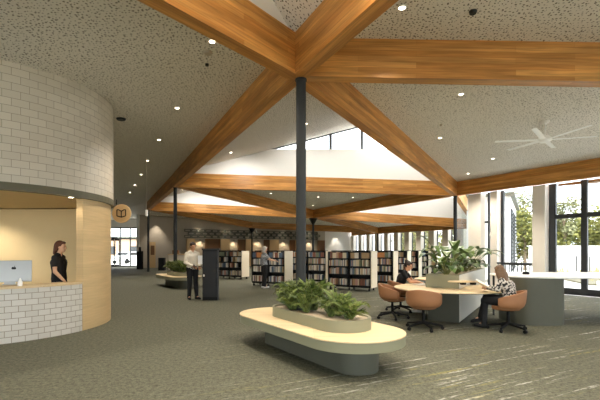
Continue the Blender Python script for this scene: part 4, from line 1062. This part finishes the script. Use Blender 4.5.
def tree(loc, h, rw, mat, lab, seed, trunk=.12, n=5200, low=-.05):
    rr = random.Random(seed); t = empty('tree', loc, 0, lab, 'tree', None); lf = MB(); tk = MB()
    tk.cone((0, 0, -.1), (0, 0, h*.6), trunk, trunk*.5, 10); blobs = []
    for i in range(9):
        a = rr.uniform(0, 2*PI); zz = h*rr.uniform(low+.12, .88); rx = rw*rr.uniform(.25, .85)*(1-.5*abs(zz/h-.5)); c = V((math.cos(a)*rx, math.sin(a)*rx, zz))
        tk.cone((0, 0, min(zz*.7, h*.55)), c, trunk*.4, trunk*.15, 7); blobs.append((c, rw*rr.uniform(.38, .6)))
    for i in range(n):
        c, r = blobs[i % 9]; u = V((rr.gauss(0, 1), rr.gauss(0, 1), rr.gauss(0, .8))).normalized()*r*rr.random()**.4; p = c+u; s = rr.uniform(.09, .2)*max(1, rw/2.4)
        x = V((rr.gauss(0, 1), rr.gauss(0, 1), rr.gauss(0, .5))).normalized(); y = x.cross(V((rr.gauss(0, 1), rr.gauss(0, 1), rr.gauss(0, 1)))).normalized()
        lf.add([p-x*s, p-y*s*.45, p+x*s, p+y*s*.45], [(0, 1, 2, 3)])
    lf.build('foliage', M[mat], t); tk.build('trunk', M['bark'], t, True); return t
tree((22.2, 33, 0), 4.5, 2.9, 'tree1', 'rounded olive green tree beyond the fence at the left door leaf', 11)
tree((26.8, 33.5, 0), 4.7, 3.1, 'tree1', 'broad olive green tree beyond the fence at the far right edge', 12)
tree((20.6, 31.2, 0), 6.4, 1.1, 'tree2', 'tall thin grey green tree left of the glass doors, above the others', 13, .08, 900, .3)
tree((18.0, 32, 0), 5.2, 2.5, 'tree1', 'green tree between the pillars, behind the long haired woman', 14)
tree((19.0, 36, 0), 6.6, 2.4, 'tree2', 'taller grey green tree between the pillars, against the sky', 15, .12, 1500, .3)
tree((30.5, 34, 0), 5.2, 2.6, 'tree2', 'grey green tree farther right beyond the fence', 16)
tree((16.2, 44, 0), 6.5, 3.0, 'tree1', 'tree outside the back windows on the right', 17)
tree((15, 52, 0), 6.0, 3.0, 'tree1', 'tree outside the middle of the back windows', 18)
tree((17.5, 60, 0), 6.0, 3.2, 'tree2', 'grey green tree outside the left back windows', 19)
# neighbouring wing with louvred windows
ax = V((10.4, 19.8)); ad = V((4.3, 7.4)).normalized(); arz = math.atan2(ad.y, ad.x)
an_ = empty('white_annex', (ax.x, ax.y, 0), arz, 'white building wing with dark louvred windows seen through the tall window', 'building')
MB().box((4.2, 1.0, 2.1), (8.4, 2.0, 4.2)).build('wall', M['fence'], an_)
MB().box((4.2, 1.0, 4.28), (8.9, 2.4, .14)).build('roof', M['sage_d'], an_)
for x in (1.0, 3.0, 5.2): 
    q = MB().box((x, -.02, 2.0), (1.1, .08, 3.2)).build('window', M['frame'], an_); s = MB()
    for k in range(16): s.box((x, -.07, .5+k*.2), (1.0, .05, .05))
    s.build('louvre', M['dark'], q)
# street seen through the entrance doors
bb = empty('brick_building', (-22, 62, 0), 0, 'warm brick building across the street beyond the entrance doors', 'building')
MB().box((-2, 4, 1.7), (26, 6, 3.4)).build('wall', M['brick'], bb); MB().box((-2, 4, 3.5), (26.6, 6.6, .25)).build('roof', M['sage_d'], bb)
for x in (-8, -4, 4, 8): MB().box((x, .98, 1.5), (1.6, .08, 1.3)).build('window', M['frame'], bb)
cr = empty('parked_car', (-21.6, 50, -.12), rad(80), 'white car parked outside the entrance doors', 'car')
prof = [(-2.1, .35), (-2.1, .75), (-1.6, .9), (-1.2, 1.0), (-.6, 1.42), (.9, 1.45), (1.6, 1.0), (2.1, .9), (2.15, .35)]
n = len(prof); vs = [(x, -.85, z) for x, z in prof]+[(x, .85, z) for x, z in prof]
MB().add(vs, [tuple(range(n)), tuple(range(2*n-1, n-1, -1))]+[(i, n+i, n+(i+1) % n, (i+1) % n) for i in range(n)]).build('body', M['satin_white'], cr, bevel=.05)
wp2 = [(-.95, 1.02), (-.55, 1.36), (.85, 1.38), (1.35, 1.02)]
for s in (-1, 1): MB().add([(x, s*.86, z) for x, z in wp2]+[(x, s*.84, z) for x, z in wp2], [(0, 1, 2, 3), (7, 6, 5, 4)]).build('window', M['screenblack'], cr)
MB().box((0, 0, 0), (.03, 1.4, .5), mat=Matrix.Translation((-.95, 0, 1.2)) @ Matrix.Rotation(rad(55), 4, 'Y')).build('windscreen', M['screenblack'], cr)
for x in (-1.35, 1.35):
    for s in (-1, 1): MB().cone((x, s*.72, .33), (x, s*.9, .33), .33, .33, 20).build('wheel', M['black'], cr, True)
for s in (-1, 1): MB().box((-2.1, s*.6, .7), (.06, .35, .14)).build('headlamp', M['steel'], cr)

# ------------------------------------------------------------------ daylight and render look
w = bpy.data.worlds.new('sky'); S.world = w; w.use_nodes = True; nt = w.node_tree; bgn = nt.nodes['Background']
tc = nd(nt, 'ShaderNodeTexCoord'); mp = nd(nt, 'ShaderNodeMapping'); mp.inputs['Scale'].default_value = (2, 2, 6); nt.links.new(tc.outputs['Generated'], mp.inputs['Vector'])
no = nd(nt, 'ShaderNodeTexNoise'); no.inputs['Scale'].default_value = 2.2; no.inputs['Detail'].default_value = 5; nt.links.new(mp.outputs[0], no.inputs['Vector'])
mx = nd(nt, 'ShaderNodeMix', data_type='RGBA'); mx.inputs['A'].default_value = (.70, .80, .95, 1); mx.inputs['B'].default_value = (.97, .98, 1, 1)
rp = nd(nt, 'ShaderNodeMapRange'); rp.inputs['From Min'].default_value = .35; rp.inputs['From Max'].default_value = .6; nt.links.new(no.outputs['Fac'], rp.inputs['Value'])
nt.links.new(rp.outputs[0], mx.inputs['Factor']); nt.links.new(mx.outputs['Result'], bgn.inputs['Color']); bgn.inputs['Strength'].default_value = 2.4
sl = bpy.data.lights.new('sun', 'SUN'); sl.energy = 2.6; sl.angle = rad(2); sl.color = (1, .95, .86)
so = bpy.data.objects.new('sun', sl); COL.objects.link(so); so.rotation_euler = V((.45, .75, -1.25)).to_track_quat('-Z', 'Y').to_euler(); so.location = (0, 0, 30)
vs_ = S.view_settings; S.display_settings.display_device = 'sRGB'; vs_.view_transform = 'Standard'; vs_.look = 'None'; vs_.gamma = 1; vs_.use_curve_mapping = False; vs_.exposure = 1.2
S.cycles.use_denoising = True
try: S.cycles.denoiser = 'OPENIMAGEDENOISE'; S.cycles.denoising_input_passes = 'RGB_ALBEDO_NORMAL'
except Exception: pass
S.cycles.max_bounces = 10; S.cycles.diffuse_bounces = 6; S.cycles.transparent_max_bounces = 16; S.cycles.sample_clamp_indirect = 6; S.cycles.caustics_reflective = False; S.cycles.caustics_refractive = False
S.cycles.use_light_tree = True
